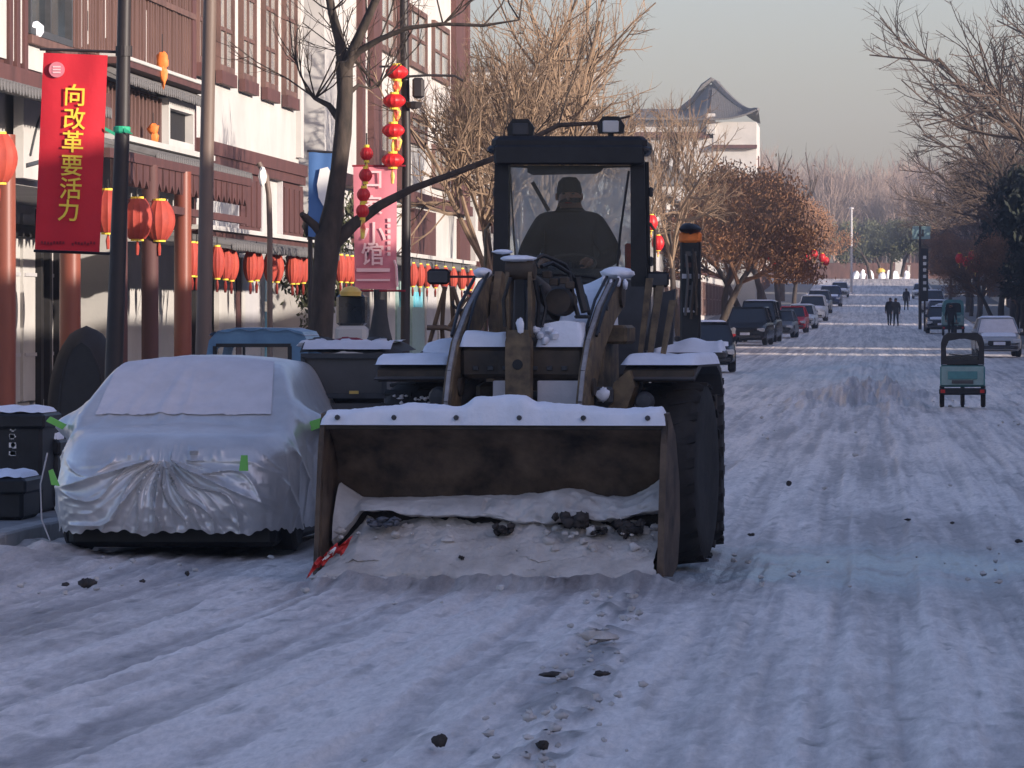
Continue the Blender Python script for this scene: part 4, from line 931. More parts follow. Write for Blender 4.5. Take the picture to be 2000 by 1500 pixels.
# ---- C: taller white and brown house
def house_c():
    C_ = thing('tall_house', 'three storey white house with brown vertical pilasters behind the bare tree and lantern pole', 'building', (-13, 130, 0))
    X = -12.; y0, y1 = 113, 152
    MB().box(-21, X-.05, y0, y1, 0, 11.5).build('wall', M['plaster'], C_)
    MB().box(-21.5,-11.3,y0-.2,y1+.3,11.5,11.7).prism([(-21.5,11.7),(-11.3,11.7),(-16.5,14)],y0-.2,y1+.3,'y').build('roof', M['tile'], C_)
    for (a,b) in ((700,706),(722,738),(778,792),(884,902),(908,912)): MB().box(X-.05,X+.10,fy(a,X),fy(b,X),4.9,11.4).build('pilaster', M['wood'], C_)
    for k, (a,b,z0,z1) in enumerate(((742,770,5.6,7.0),(742,770,8.2,9.8),(802,832,6.2,7.0),(800,832,8.2,9.8),(846,876,5.2,6.4),(846,876,8.2,9.8),(918,940,5.4,7.0),(950,975,5.4,7.0))):
        window_part(C_, X-.03, fy(a,X), fy(b,X), z0, z1, M['woodl'], M['wglassl'], 1, 2, .14, .08)
    MB().box(X-.05,X+.2,y0,y1,4.62,4.9).build('beam', M['wood'], C_)
    for (a,b) in ((640,668),(690,712),(806,848),(895,930),(948,966)): MB().box(X-.05,X+.05,fy(a,X),min(fy(b,X),y1),3.3,4.5).build('shutter', M['wood'], C_)
    MB().box(X-.05,X+.30,y0,y1,3.18,3.28).build('ledge', M['plaster'], C_)
    tile_eave(C_, X, X+1.25, y0, y1, 2.9, 3.1, .3)
    Xb = -12.0
    for (a,b,m) in ((640,660,'plaster'),(662,690,'dark'),(700,714,'wglass'),(716,722,'plaster'),(724,748,'dark'),(750,764,'plaster'),(768,786,'teall'),(798,822,'teall'),(826,846,'plasterg'),(850,880,'plaster'),(884,905,'plaster'),(908,925,'wood'),(930,955,'plaster')):
        MB().box(Xb, Xb+.10, fy(a,Xb), fy(b,Xb), .11, 2.8).build('shop_panel', M[m], C_)
    for (a,b,m) in ((772,785,'cyan'),(800,815,'cyan')): MB().box(Xb+.1, Xb+.14, fy(a,Xb), fy(b,Xb), 1.9, 2.3).build('shop_sign', M[m], C_)
    return C_
house_c()
def gabled(name, label, x0, x1, y0, y1, zw, zr, side, wins=6, floors=2, wm='plaster', base=None, tile=True, wh=1.3, fl_h=3.2, fascia=True):
    """generic terrace house, ridge along the street; side +1: facade faces +X"""
    zb = zg((y0+y1)/2) if base is None else base
    H = thing(name, label, 'building', ((x0+x1)/2, (y0+y1)/2, zb))
    Xf = x1 if side > 0 else x0
    MB().box(x0, x1, y0, y1, zb-.5, zb+zw).build('wall', M[wm], H)
    xm = (x0+x1)/2
    rf = MB().prism([(x0-.5,zb+zw-.05),(x1+.5,zb+zw-.05),(x1+.5,zb+zw+.08),(xm,zb+zr),(x0-.5,zb+zw+.08)], y0-.3, y1+.3, 'y').build('roof', M['tile'], H)
    MB().box(xm-.15,xm+.15,y0-.35,y1+.35,zb+zr-.1,zb+zr+.2).build('ridge', M['tile'], rf)
    for f in range(floors):
        z0 = zb+f*fl_h
        MB().box(min(Xf,Xf+.12*side), max(Xf,Xf+.12*side), y0, y1, z0+fl_h-.25, z0+fl_h).build('beam', M['wood'], H)
        L_ = (y1-y0)/wins
        for k in range(wins):
            ya = y0+L_*(k+.2); yb = y0+L_*(k+.8)
            window_part(H, Xf, ya, yb, z0+(.3 if f==0 else .95), z0+(.3 if f==0 else .95)+(2.2 if f==0 else wh), M['woodl'], M['wglass'] if (k+f)%3 else M['wglassl'], 1, 2, .12, .08, side)
    return H
gabled('terrace_house', 'low white terrace house behind the trees right of the lantern pole', -19, -11.8, 153, 198, 7.0, 9.3, 1, 9)
gabled('flat_house', 'set back pale building whose long roof edge shows behind the twigs above the loader cab', -22, -11.4, 199, 258, 9.4, 10.6, 1, 9, 3)
gabled('terrace_house', 'white terrace house hidden mostly by the brown leaved trees on the left', -19, -11, 259, 318, 7.2, 9.6, 1, 9)
gabled('terrace_house', 'pale terrace house just before the tall gabled one', -19, -11, 319, 383, 8.5, 11, 1, 9)
gabled('terrace_house', 'furthest left terrace house behind the tall gable', -19, -11, 440, 560, 7.5, 10, 1, 14)
# long horizontal white band facing the camera on the set-back building
def endwall():
    e = thing('end_wall', 'pale upper end wall with snowy coping above the loader cab', 'wall', (-13.2, 198.4, 0))
    MB().box(-15.6,-10.6,198.2,198.6,zg(198),10.3).build('wall', M['plaster'], e)
    MB().box(-15.7,-10.4,197.9,198.7,10.62,11.15).build('band', M['plaster'], e)
    MB().box(-15.8,-10.3,197.7,198.8,11.15,11.3).build('coping', M['tile'], e)
    MB().box(-15.8,-10.3,197.7,198.8,10.42,10.62).build('eave', M['tile'], e)
endwall()
def gable_f():
    Y0, Y1 = 385, 397; zb = zg(400)
    G = thing('tall_gabled_house', 'tall white building with sweeping dark upturned roof on the left skyline', 'building', (-12.6, 391, zb))
    x0, xm, x1 = at(1262,0,Y0)[0], at(1388,0,Y0)[0], at(1476,0,Y0)[0]
    def P(px, py, Y=Y0): p = at(px,py,Y); return (p[0], p[2])
    top = P(0,240)[1]
    MB().box(x0-6, x1, Y0, Y1, zb-1, P(0,352)[1]).build('lower_wall', M['plaster'], G)
    MB().box(x0-6, xm+.2, Y0+.1, Y1, P(0,352)[1], P(0,270)[1]).build('wall', M['plaster'], G)
    MB().box(xm+.2, x1+.05, Y0+.05, Y1, P(0,352)[1], P(0,238)[1]).build('wing_wall', M['plaster'], G)
    MB().box(x0-6,xm-.1,Y0-.3,Y1,P(0,270)[1],P(0,258)[1]).build('eave', M['wood'], G)
    MB().box(x0-6,xm-.1,Y0-.1,Y1,P(0,258)[1],P(0,236)[1]).build('parapet', M['plaster'], G)
    MB().box(x0-6,xm+.1,Y0-.2,Y1,P(0,236)[1],P(0,230)[1]).build('coping', M['tile'], G)
    MB().box(xm-.3,xm+.35,Y0-.5,Y0+.5,P(0,262)[1],P(0,222)[1]).build('pillar', M['plaster'], G)
    MB().box(xm+.1,x1+.1,Y0-.5,Y0,P(0,290)[1],P(0,283)[1]).build('cornice', M['wood'], G)
    # sweeping hip roof: curve from ridge peak to the upturned corner
    zr = P(0,158)[1]; ze = P(0,236)[1]; xr = P(1392,0)[0]; xe = P(1482,0)[0]; yr = 391
    def sweep(u, v):
        # u along front eave from left to right, v from eave up to ridge
        xx = (x0-1.0)+(xe-x0+1.0)*u; yy = Y0-1.2+(yr-Y0+1.2)*v
        t = v; z = ze+(zr-ze)*(t**1.25); cor = max(0,(u-.62)/.38)**2.5*(1-v)*.8
        hip = max(0, (u-(xr-x0+1)/(xe-x0+1))/(1-(xr-x0+1)/(xe-x0+1)))
        z = min(z, ze+(zr-ze)*(1-hip)**1.35) + cor; lf = max(0, min(1, (xr-.5-xx)/1.6)); z = ze+(z-ze)*(1-.62*lf)
        return (xx, yy, z)
    r = MB().sheet(sweep, 60, 16).build('roof', M['tile'], G, smooth=50)
    pts = []
    for k in range(15):
        t = k/14; pts.append((xr+(xe-xr)*t, yr-(yr-Y0+1.2)*t, zr+(ze-zr)*(1-(1-t)**1.35)+.8*t**5*.9+.1))
    MB().tube(pts, [.30]*14+[.12], 7).build('hip_ridge', M['tile'], r, smooth=50)
    MB().tube([(xr-2.6,yr-1,ze+1.0),(xr-1.6,yr,ze+1.9),(xr-.9,yr,zr-.1),(xr-.3,yr,zr+.35),(xr+.3,yr,zr)], .22, 6).build('ridge', M['tile'], r, smooth=50)
    for k in range(26):
        u = .62+.36*k/25; a = [sweep(u, v/8) for v in range(8)]
        MB().tube([(p[0],p[1],p[2]+.06) for p in a], .09, 5).build('roof_tile', M['tile'], r)
    window_part(G, x1, 390, 393, P(0,340)[1], P(0,300)[1], M['wood'], M['wglass'])
    for k in range(3):
        xa = x0+.6+k*1.7; MB().box(xa, xa+.8, Y0-.08, Y0, P(0,420)[1], P(0,378)[1]).build('window', M['wood'], G)
gable_f()
# ---- right-hand row (mostly outside the frame; it shades the street), alleys between let the low sun through
def right_row():
    segs = [(-90,-40),(-38,10),(12,60),(62,112),(113,152),(153,184),(194.5,205.5),(216,314),(326,421),(434,491),(504,560)]
    for k, (a, b) in enumerate(segs):
        near = b < 300
        H = thing('terrace_house', 'two storey terrace house in the shaded right hand row, %s from the camera end' % ORD[k], 'building', (15, (a+b)/2, zg((a+b)/2)))
        z = zg((a+b)/2)
        MB().box(11.2,18.5,a,b,z-.6,z+6.2).build('wall', M['plaster'], H)
        rf = MB().prism([(10.5,z+6.15),(19.2,z+6.15),(19.2,z+6.3),(14.9,z+8.7),(10.5,z+6.3)], a-.2, b+.2, 'y').build('roof', M['tile'], H)
        n = max(2, int((b-a)/6))
        for i in range(n):
            ya = a+(b-a)*(i+.2)/n; yb = a+(b-a)*(i+.8)/n
            for z0 in (.4, 3.8): window_part(H, 11.2, ya, yb, z+z0, z+z0+1.8, M['woodl'], M['wglass'], 1, 2, .12, .08, -1)
        MB().box(11.05,11.2,a,b,z+3.1,z+3.4).build('beam', M['wood'], H)
right_row()

# ------------------------------------------------------------------ lanterns
def lantern(name, kind, R, H):
    t = thing(name, 'x', 'lantern')
    n = 14; prof = [(R*.35,0)]+[(R*(math.sin(math.pi*(.12+.76*k/8))**.7), -H*k/8) for k in range(9)]+[(R*.35,-H)]
    b = MB(); vs = []
    for r, h in prof:
        for k in range(n*2):
            a = math.pi*k/n; rr_ = r*(1.0 if k%2 else .93); vs.append((rr_*math.cos(a), rr_*math.sin(a), h))
    N2 = n*2; b.add(vs, [(i*N2+k, i*N2+(k+1)%N2, (i+1)*N2+(k+1)%N2, (i+1)*N2+k) for i in range(len(prof)-1) for k in range(N2)])
    b.build('shade', M[kind], t, smooth=30)
    MB().lathe([(.0,.03),(R*.4,.03),(R*.4,-.015),(.0,-.015)], 12).build('cap', M['gold'], t)
    MB().lathe([(.0,-H+.01),(R*.4,-H+.01),(R*.4,-H-.03),(.0,-H-.03)], 12).build('bottom_ring', M['gold'], t)
    MB().tube([(0,0,-H-.03),(.005,0,-H-.12),(0,0,-H-.24)], [.012,.03,.02], 6).build('tassel', M['yel' if kind=='lantr' else 'lant'], t)
    MB().tube([(0,0,.03),(0,0,.16)], .008, 4).build('cord', M['dark'], t)
    return t
LN = {'tall': lantern('paper_lantern','lant',.135,.52), 'big': lantern('paper_lantern','lant',.245,.60), 'disc': lantern('round_lantern','lantr',.165,.19), 'far': lantern('paper_lantern','lantr',.22,.5), 'small': lantern('round_lantern','lantr',.075,.14)}
LUSED = set()
def put_lantern(kind, loc, label, group):
    p = LN[kind]
    o = p if kind not in LUSED else copy_tree(p)
    LUSED.add(kind); o.location = loc; o.rotation_euler = (0,0,random.uniform(0,3)); o['label'] = label; o['group'] = group; return o
for k, px in enumerate((424,440,452,489,501,528,541,571,580,592)):
    put_lantern('tall', (-10.95, fy(px,-10.95), 2.84+random.uniform(-.02,.02)), 'orange red ribbed lantern under the white house eave, %s from the brown pole' % ORD[k], 'lanterns under the tiled eave')
for k, px in enumerate((375,384,395)):
    put_lantern('tall', (-10.95, fy(px,-10.95), 2.86), 'orange red lantern tucked %s behind the brown pole' % ('just left', 'directly', 'just right')[k], 'lanterns under the tiled eave')
for k, px in enumerate((665,676,686,806,820,834,850,868,884,902,918)):
    put_lantern('tall', (-10.7, fy(px,-10.7), 2.9), 'orange red lantern under the far eave, %s right of the bare tree trunk' % ORD[k], 'lanterns under the far eave')
for px, y, l in ((211,372,'flat red lantern squeezed between the red banner and dark pole'),(268,388,'left one of the pair of big red lanterns hanging under the carved arch'),(311,392,'right one of the pair of big red lanterns hanging under the carved arch'),(-3,262,'big orange lantern cut by the left picture edge')):
    X = -10.9; Y = fy(px,X); put_lantern('big', (X, Y, 1.7-(y-615)*Y/F_), l, 'big lanterns')
for k, (px, py) in enumerate(((1272,430),(1285,470),(1505,500),(1514,512),(1575,505),(1590,498),(1606,505),(1613,512),(1545,515),(1560,512))):
    Y = 250+k*8 if k > 1 else 170+k*4
    z = 1.7-(py-10-615)*Y/F_
    put_lantern('far', ((px-1700)*Y/F_, Y, z), 'small far red lantern in the left row of trees, %s from the loader' % ORD[k], 'distant red lanterns left')
for k, (px, py) in enumerate(((1874,505),(1887,512),(1898,500),(1911,508),(1905,524))):
    Y = 262+k*5; put_lantern('far', ((px-1700)*Y/F_, Y, 1.7-(py-10-615)*Y/F_), 'red lantern among the dark right hand trees, %s from the street' % ORD[k], 'distant red lanterns right')

# ------------------------------------------------------------------ poles and banners
def banner_cloth(name, corners, Y, m, parent, bulge=.03):
    (tlx,tly),(trx,try_),(brx,bry),(blx,bly) = corners
    def f(u, v, o=0):
        px = (tlx*(1-u)+trx*u)*(1-v)+(blx*(1-u)+brx*u)*v; py = (tly*(1-u)+try_*u)*(1-v)+(bly*(1-u)+bry*u)*v
        p = at(px, py, Y); d = bulge*math.sin(u*math.pi)*math.sin(v*math.pi)+.006*math.sin(u*9+v*3)
        return (p[0], p[1]-d+o, p[2])
    mb = MB().sheet(lambda u, v: f(u,v), 20, 40).sheet(lambda u, v: f(u,v,.012), 20, 40)
    return mb.build(name, m, parent, smooth=60), f
def pole(label, pts, Y, r0, r1, m, z0=.11, group='street poles'):
    P = [at(px,py,Y) for px,py in pts]; P = [(P[0][0], Y, z0)]+P
    t = thing('street_pole', label, 'pole', P[0], group)
    n = len(P); rs = [r0+(r1-r0)*i/(n-1) for i in range(n)]
    MB().tube(P, rs, 16).build('shaft', M[m], t, smooth=50)
    MB().lathe([(.0,.11),(r0*1.9,.11),(r0*1.9,.16),(r0*1.25,.2),(r0*1.2,.55),(.0,.56)], 16, (P[0][0],Y,0)).build('base', M[m], t, smooth=40)
    return t
Y1 = 45.7
p1 = pole('dark tapered lamp pole carrying the red banner', [(222,730),(231,480),(239,250),(243,0),(247,-260)], Y1, .088, .052, 'poled')
for py in (98, 492):
    a, b = at(78 if py<200 else 66, py-2, Y1), at(241 if py<200 else 230, py+4, Y1)
    MB().tube([a, b], .013, 8).build('banner_arm', M['poled'], p1)
MB().lathe([(.0,-.05),(.075,-.045),(.075,.045),(.0,.05)], 14, at(242,100,Y1)).build('clamp', M['poled'], p1)
rib = thing('ribbon', 'green ribbon tied round the dark banner pole', 'ribbon', at(238,253,Y1))
MB().lathe([(.066,-.035),(.076,-.02),(.077,.02),(.066,.03)], 14, at(238,253,Y1)).build('band', M['green'], rib)
c = at(238,256,Y1); MB().sheet(lambda u, v: (c[0]-.05-.09*u, c[1]-.08, c[2]-.03+.05*u+.03*(v-.5)), 4, 2).sheet(lambda u, v: (c[0]+.03+.08*u, c[1]-.08, c[2]+.01-.04*u+.035*(v-.5)*(1.2-u)), 4, 2).build('loose_end', M['green'], rib)
bt = thing('banner', 'tall red banner with yellow characters hanging from the dark pole', 'banner', at(140,300,Y1-.06))
YB = Y1-.06
cloth, bf = banner_cloth('cloth', ((85,103),(210,108),(194,492),(68,487)), YB, M['red'], bt)
for ch, px, py in (('向',146,189),('改',145,235),('革',142,280),('要',140,326),('活',138,371),('力',134,414)):
    p = at(px,py,YB-.038); glyph(ch, .205, p, M['gold'], bt, rad(2.3), bold=.002)
mb = MB()
p = at(111,136,YB-.03); lg = MB().lathe([(.0,-.004),(.070,-.004),(.070,.004),(.0,.004)], 24, p, 'y').build('emblem', M['pink'], bt)
for dz in (-.025,.0,.025): MB().box(p[0]-.035,p[0]+.035,p[1]-.010,p[1]-.006,p[2]+dz-.006,p[2]+dz+.006).build('emblem_mark', M['pinkw'], lg)
for (a,b,y) in ((80,125,474),(140,188,476)):
    rr = random.Random(a); x = a
    while x < b: q = at(x,y+rr.uniform(-2,2),YB-.012); MB().box(q[0],q[0]+.018,q[1]-.004,q[1],q[2]-.012,q[2]+.012).build('small_character', M['maroon'], bt); x += 6
p2 = pole('plain brown pole between the timbered house and the white house', [(396,730),(400,560),(404,300),(410,0),(415,-260)], 51.5, .088, .06, 'pole')
p3 = pole('dark pole with a column of red lanterns, left of the loader cab', [(791,690),(793,480),(794,300),(790,100),(788,-100)], 73.8, .07, .06, 'poled')
Yp = 73.7
arm = MB().tube([at(790,150,Yp), at(835,147,Yp), at(888,148,Yp), at(905,158,Yp)], .018, 6).build('arm', M['poled'], p3)
hl = MB().box(*[v for v in (at(806,0,Yp)[0], at(828,0,Yp)[0])], Yp-.1, Yp+.1, at(0,192,Yp)[2], at(0,152,Yp)[2], .03).build('lamp_housing', M['poled'], p3)
MB().lathe([(.0,-.1),(.10,-.08),(.13,.0),(.0,.02)], 10, at(808,200,Yp)).build('lamp_shade', M['poled'], p3)
MB().box(at(741,0,Yp)[0], at(790,0,Yp)[0], Yp-.02, Yp+.02, at(0,132,Yp)[2], at(0,128,Yp)[2]).build('arm', M['poled'], p3)
for k, (px, py) in enumerate(((775,128),(770,184),(768,242),(767,300))):
    put_lantern('disc', at(px,py,Yp-.1), 'bright red round lantern on the dark pole, %s from the top of four' % ORD[k], 'round lanterns on the pole')
    if k < 3:
        y_ = MB().blob(at(776,py+38,Yp-.1), (.06,.05,.10), k, 8, .25).build('yellow_tassel', M['yel'], None)
        tag(y_, 'yellow paper tassel between the %s and next red round lantern' % ORD[k], 'tassel', 'yellow tassels on the pole')
for k, (px, py) in enumerate(((716,288),(714,330),(710,368),(708,400))):
    put_lantern('small', at(px,py,57), 'small dark red ball lantern on a string before the pink banner, %s from the top' % ORD[k], 'small ball lanterns')
# pink restaurant banner on its own arm from pole 3
YP = 73.6
pb = thing('banner', 'faded pink restaurant banner with white characters beside the lantern pole', 'banner', at(732,440,YP))
banner_cloth('cloth', ((690,325),(775,325),(774,566),(693,564)), YP, M['pink'], pb, .02)
for ch, px, py, s, m in (('口',729,352,.30,'pinkw'),('家',727,404,.30,'pinkw'),('小',730,460,.36,'pinkw'),('馆',728,500,.34,'pinkw')):
    p = at(px,py,YP-.04); glyph(ch, s, p, M[m], pb, 0, bold=.004)
for (x0,x1,y0_,y1_) in ((697,762,524,531),(697,762,545,549)):
    MB().box(at(x0,0,YP)[0], at(x1,0,YP)[0], YP-.05, YP-.045, at(0,y1_,YP)[2], at(0,y0_,YP)[2]).build('printed_bar', M['pinkw'], pb)
for k in range(7): 
    p = at(759,430+k*11,YP-.045); MB().box(p[0]-.02,p[0]+.025,p[1],p[1]+.01,p[2]-.028,p[2]+.028,.004).build('small_character', M['pinkw'], pb)
MB().tube([at(770,508,YP-.04),at(774,520,YP-.04),at(776,560,YP-.04)], .02, 5).build('printed_bar', M['pinkw'], pb)
for py in (324,568): MB().tube([at(688,py,YP), at(792,py,YP)], .015, 6).build('banner_arm', M['maroon'], pb)
# blue banner, farther
YU = 62
ub = thing('banner', 'blue banner with a pale figure, half hidden by the bare tree trunk', 'banner', at(628,380,YU))
banner_cloth('cloth', ((603,296),(660,300),(655,466),(602,462)), YU, M['bluecl'], ub, .02)
P0 = [(625,330),(640,326),(652,345),(650,375),(645,390),(648,405),(640,418),(630,400),(622,385),(619,360)]
MB().add([(*at(a,b,YU-.045),) for a,b in P0]+[(*at(a,b,YU-.035),) for a,b in P0], [tuple(range(10)), tuple(range(19,9,-1))]+[(i,(i+1)%10,(i+1)%10+10,i+10) for i in range(10)]).build('pale_figure', M['white'], ub)
MB().tube([at(600,466,YU), at(664,468,YU)], .014, 6).build('banner_arm', M['poled'], ub)
MB().tube([at(600,295,YU), at(664,298,YU)], .014, 6).build('banner_arm', M['poled'], ub)
# camera/lamp on stalks
def stalk(label, pts, Y, r, m, name, cat, head=None):
    P = [at(a,b,Y) for a,b in pts]; t = thing(name, label, cat, (P[0][0],Y,.11)); MB().tube([(P[0][0],Y,.11)]+P, r, 8).build('stem', M[m], t, smooth=50)
    if head: MB().blob(at(head[0],head[1],Y-.05), head[2], 5, 10, .15).build('head', M[head[3]], t, smooth=60)
    return t
stalk('slender curved lamp stem in front of the white house shutters', [(527,600),(527,450),(525,380),(520,345),(505,318)], 64, .035, 'pole', 'lamp_stem', 'lamp', (512,345,(.05,.05,.12),'white'))
stalk('short camera stalk with a dark housing left of the blue banner', [(606,600),(606,470),(604,440)], 63, .03, 'poled', 'camera_stalk', 'camera pole', (604,442,(.09,.08,.13),'black'))
# hanging fish ornaments
for (px,py,h,l) in ((317,135,.36,'upper orange cloth ornament hanging in front of the lattice'),(299,262,.22,'lower orange cloth ornament hanging beside the small white window')):
    c = at(px,py,84); o = MB(); o.blob((c[0],84,c[2]+h*.4),(.10,.05,h*.4),px,10,.2).blob((c[0]+.03,84,c[2]-h*.3),(.06,.04,h*.5),px+1,8,.35)
    o = o.build('cloth_ornament', M['orange'], None, smooth=60); tag(o, l, 'ornament', 'orange ornaments')
    MB().tube([(c[0],84,c[2]+h*.7),(c[0],84,c[2]+h*1.6)], .008, 4).build('cord', M['dark'], o)

# ------------------------------------------------------------------ bins, scooter, box truck, blue trike cab, stand
def bin_(label, x0, x1, ytop, ybot, Y, marks=False, depth=.8):
    a = at(x0, ybot, Y); b = at(x1, ytop, Y); t = thing('bin', label, 'bin', ((a[0]+b[0])/2, Y+depth/2, .11), 'black bins at the kerb')
    z0, z1 = max(.11, a[2]), b[2]
    MB().box(a[0], b[0], Y, Y+depth, z0, z1, .03).build('body', M['black'], t)
    MB().box(a[0]-.03, b[0]+.03, Y-.04, Y+depth+.03, z1-.12, z1, .02).build('lid', M['black'], t)
    MB().sheet(lambda u, v: (a[0]+.0+(b[0]-a[0]-.0)*u, Y+.0+(depth-.04)*v, z1+.055*min(1,min(u,1-u)*8,v*8+.05)**.5+.006*math.sin(u*20)), 20, 8).build('snow_cap', M['snow'], t, smooth=60)
    if marks:
        for k, py in enumerate((837,853,870,886)):
            p = at(25, py, Y); rr = random.Random(k+3); mb = MB()
            for q in range(5): mb.box(p[0]+rr.uniform(-.03,.005), p[0]+rr.uniform(.008,.03), Y-.008, Y-.002, p[2]+rr.uniform(-.024,.0), p[2]+rr.uniform(.004,.024))
            mb.build('printed_mark', M['white'], t)
bin_('tall black bin with faded white marks and snow on its lid', -60, 82, 808, 1018, 41.0, True)
bin_('low black box with snow on top in the bottom left corner of the kerb', -60, 45, 935, 1045, 39.6)
bin_('narrow black bin standing between the tall bin and the covered car', 84, 112, 860, 1030, 41.6, depth=.4)
def scooter():
    c = at(172,0,62); x = c[0]
    t = thing('motor_scooter', 'dark motor scooter under a black rain hood parked behind the red column', 'motor scooter', (x,62,.11))
    prof = [(-.46,0),(-.48,.5),(-.44,.85),(-.34,1.15),(-.20,1.36),(-.02,1.44),(.16,1.36),(.32,1.12),(.42,.78),(.47,.45),(.48,0)]
    def f(u, v):
        a = v*(len(prof)-1); i = min(int(a), len(prof)-2); q = a-i; X_ = prof[i][0]*(1-q)+prof[i+1][0]*q; Z_ = prof[i][1]*(1-q)+prof[i+1][1]*q
        s = math.sin(u*math.pi); return (x+X_*(.55+.45*s**.4), 62-.45+.9*u, .13+Z_*(.86+.14*s))
    MB().sheet(f, 14, 28).build('rain_hood', M['dark'], t, smooth=60); MB().prism([(x+a*.62, .13+b*.86) for a,b in prof], 61.56, 62.44, 'y').build('scooter_body', M['black'], t)
    for s in (-1,1): MB().lathe([(.12,-.05),(.22,-.05),(.24,0),(.22,.05),(.12,.05)], 18, (x,62+s*.42,.36), 'x').build('wheel', M['rubber'], t, smooth=40)
scooter()
def small_truck():
    Y = 38.6; T = thing('cargo_trike', 'small blue three wheeled trike with snowy roof parked behind the covered car', 'cargo trike', at(500,0,43)[0:2]+(0,))
    Yc = 42.5
    def q(px, py, Y=Yc): return at(px,py,Y)
    # cab frame ring around the through-visible rear and front windows
    outer = [(404,760),(402,700),(408,665),(425,646),(460,640),(560,641),(590,648),(600,665),(600,760)]
    inner = [(420,760),(420,700),(424,682),(432,676),(470,675),(560,676),(566,682),(568,700),(568,760)]
    def ring(Ya, Yb, name):
        n = len(outer); A = [q(a,b,Yc) for a,b in outer]; B = [q(a,b,Yc) for a,b in inner]
        vs = [(p[0],Ya,p[2]) for p in A]+[(p[0],Ya,p[2]) for p in B]+[(p[0],Yb,p[2]) for p in A]+[(p[0],Yb,p[2]) for p in B]
        fs = []
        for i in range(n-1):
            fs += [(i,i+1,n+i+1,n+i),(2*n+i+1,2*n+i,3*n+i,3*n+i+1),(i+1,i,2*n+i,2*n+i+1),(n+i,n+i+1,3*n+i+1,3*n+i)]
        return MB().add(vs, fs).build(name, M['bluev'], T)
    ring(Yc, Yc+.06, 'rear_frame'); ring(Yc+1.05, Yc+1.1, 'front_frame')
    ro = [q(a,b,Yc) for a,b in outer[2:8]]
    MB().prism([(p[0],p[2]) for p in ro]+[(p[0],p[2]-.05) for p in ro[::-1]], Yc+.06, Yc+1.05, 'y').build('roof', M['bluev'], T)
    def cap(u, v): p = q(408+188*u, 655, Yc); return (p[0], Yc-.02+1.1*v, q(0,655,Yc)[2]+.045*math.sin(math.pi*u)**.4+.01*math.sin(u*25))
    MB().sheet(cap, 30, 8).build('snow_cap', M['frost'], T, smooth=60)
    for (a,b) in ((404,420),(568,600)): MB().box(q(a,0)[0], q(b,0)[0], Yc+.06, Yc+1.05, .45, q(0,725)[2]).build('side_panel', M['bluev'], T)
    MB().box(q(404,0)[0]+.01, q(600,0)[0]-.01, Yc+.01, Yc+.05, .45, q(0,728)[2]).build('tail_panel', M['bluev'], T)
    MB().box(q(422,0)[0], q(566,0)[0], Yc+.02, Yc+.026, q(0,728)[2], q(0,677)[2]).build('rear_window', M['glass'], T)
    MB().box(q(474,0)[0], q(478,0)[0], Yc+.0, Yc+.05, q(0,728)[2], q(0,676)[2]).build('window_bar', M['black'], T)
    for (a,b) in ((416,424),(562,570)): MB().box(q(a,0)[0], q(b,0)[0], Yc-.01, Yc+.0, q(0,760)[2], q(0,676)[2]).build('window_seal', M['black'], T)
    MB().box(q(422,0)[0], q(568,0)[0], Yc-.012, Yc-.002, q(0,678)[2], q(0,671)[2]).build('window_seal', M['black'], T)
    for px in (430,575): MB().lathe([(.12,-.06),(.24,-.06),(.27,0),(.24,.06),(.12,.06)], 20, (q(px,0)[0],Yc+.2,.27), 'x').build('wheel', M['rubber'], T, smooth=40)
    MB().lathe([(.12,-.05),(.24,-.05),(.27,0),(.24,.05),(.12,.05)], 20, (q(500,0)[0],Yc+1.5,.27), 'x').build('wheel', M['rubber'], T, smooth=40)
    MB().tube([q(598,728), (q(612,0)[0],Yc-.02,q(0,735)[2]), (q(612,0)[0],Yc-.02,q(0,760)[2])], .012, 6).build('mirror_arm', M['black'], T)
    # separate trailer box
    Yt = 39.2
    B = thing('cargo_box_cart', 'dark grey cargo cart with a snow dusted tarpaulin between the covered car and loader', 'cart', (at(685,0,Yt)[0],Yt+.8,0))
    g = lambda px, py: at(px,py,Yt)
    MB().box(g(590,0)[0], g(752,0)[0], Yt, Yt+1.5, g(0,770)[2], g(0,698)[2], .01).build('box', M['boxg'], B)
    for (a,b,c,d) in ((588,756,690,700),(588,756,768,778),(588,596,698,770),(746,756,698,770)): MB().box(g(a,0)[0], g(b,0)[0], Yt-.03, Yt-.003, g(0,d)[2], g(0,c)[2]).build('rim', M['grey'], B)
    MB().sheet(lambda u, v: (g(586,0)[0]+(g(780,0)[0]-g(586,0)[0])*u, Yt-.03+1.5*v, g(0,692)[2]+.07*min(1,v*6)+.03*fbm(np.array([u*9]),np.array([v*4]),3,4)[0]-.06*max(0,u-.85)/.15), 40, 14).build('tarpaulin', M['canvas'], B, smooth=60)
    def cap2(u, v): return (g(592,0)[0]+(g(764,0)[0]-g(592,0)[0])*u, Yt-.035+1.3*v, g(0,691)[2]+.028+.075*min(1,v*6+.1)*(.7+.5*fbm(np.array([u*11]),np.array([v*3]),3,9)[0]))
    MB().sheet(cap2, 40, 10).build('snow_cap', M['frost'], B, smooth=60)
    for k in range(6): MB().blob(at(600+k*28+random.uniform(-6,6), 672-3*(k%2), Yt+.5), (.07,.1,.03), k, 8, .3).build('snow_lump', M['frost'], B, smooth=60)
    for k in range(3): MB().blob(at(625+k*55, 666, Yt+.7), (.10,.15,.03), 30+k, 9, .3).build('tarp_fold', M['maroon' if k==1 else 'canvas'], B, smooth=60)
    MB().box(g(620,0)[0], g(745,0)[0], Yt-.06, Yt, g(0,800)[2], g(0,788)[2]).build('bumper', M['boxg'], B)
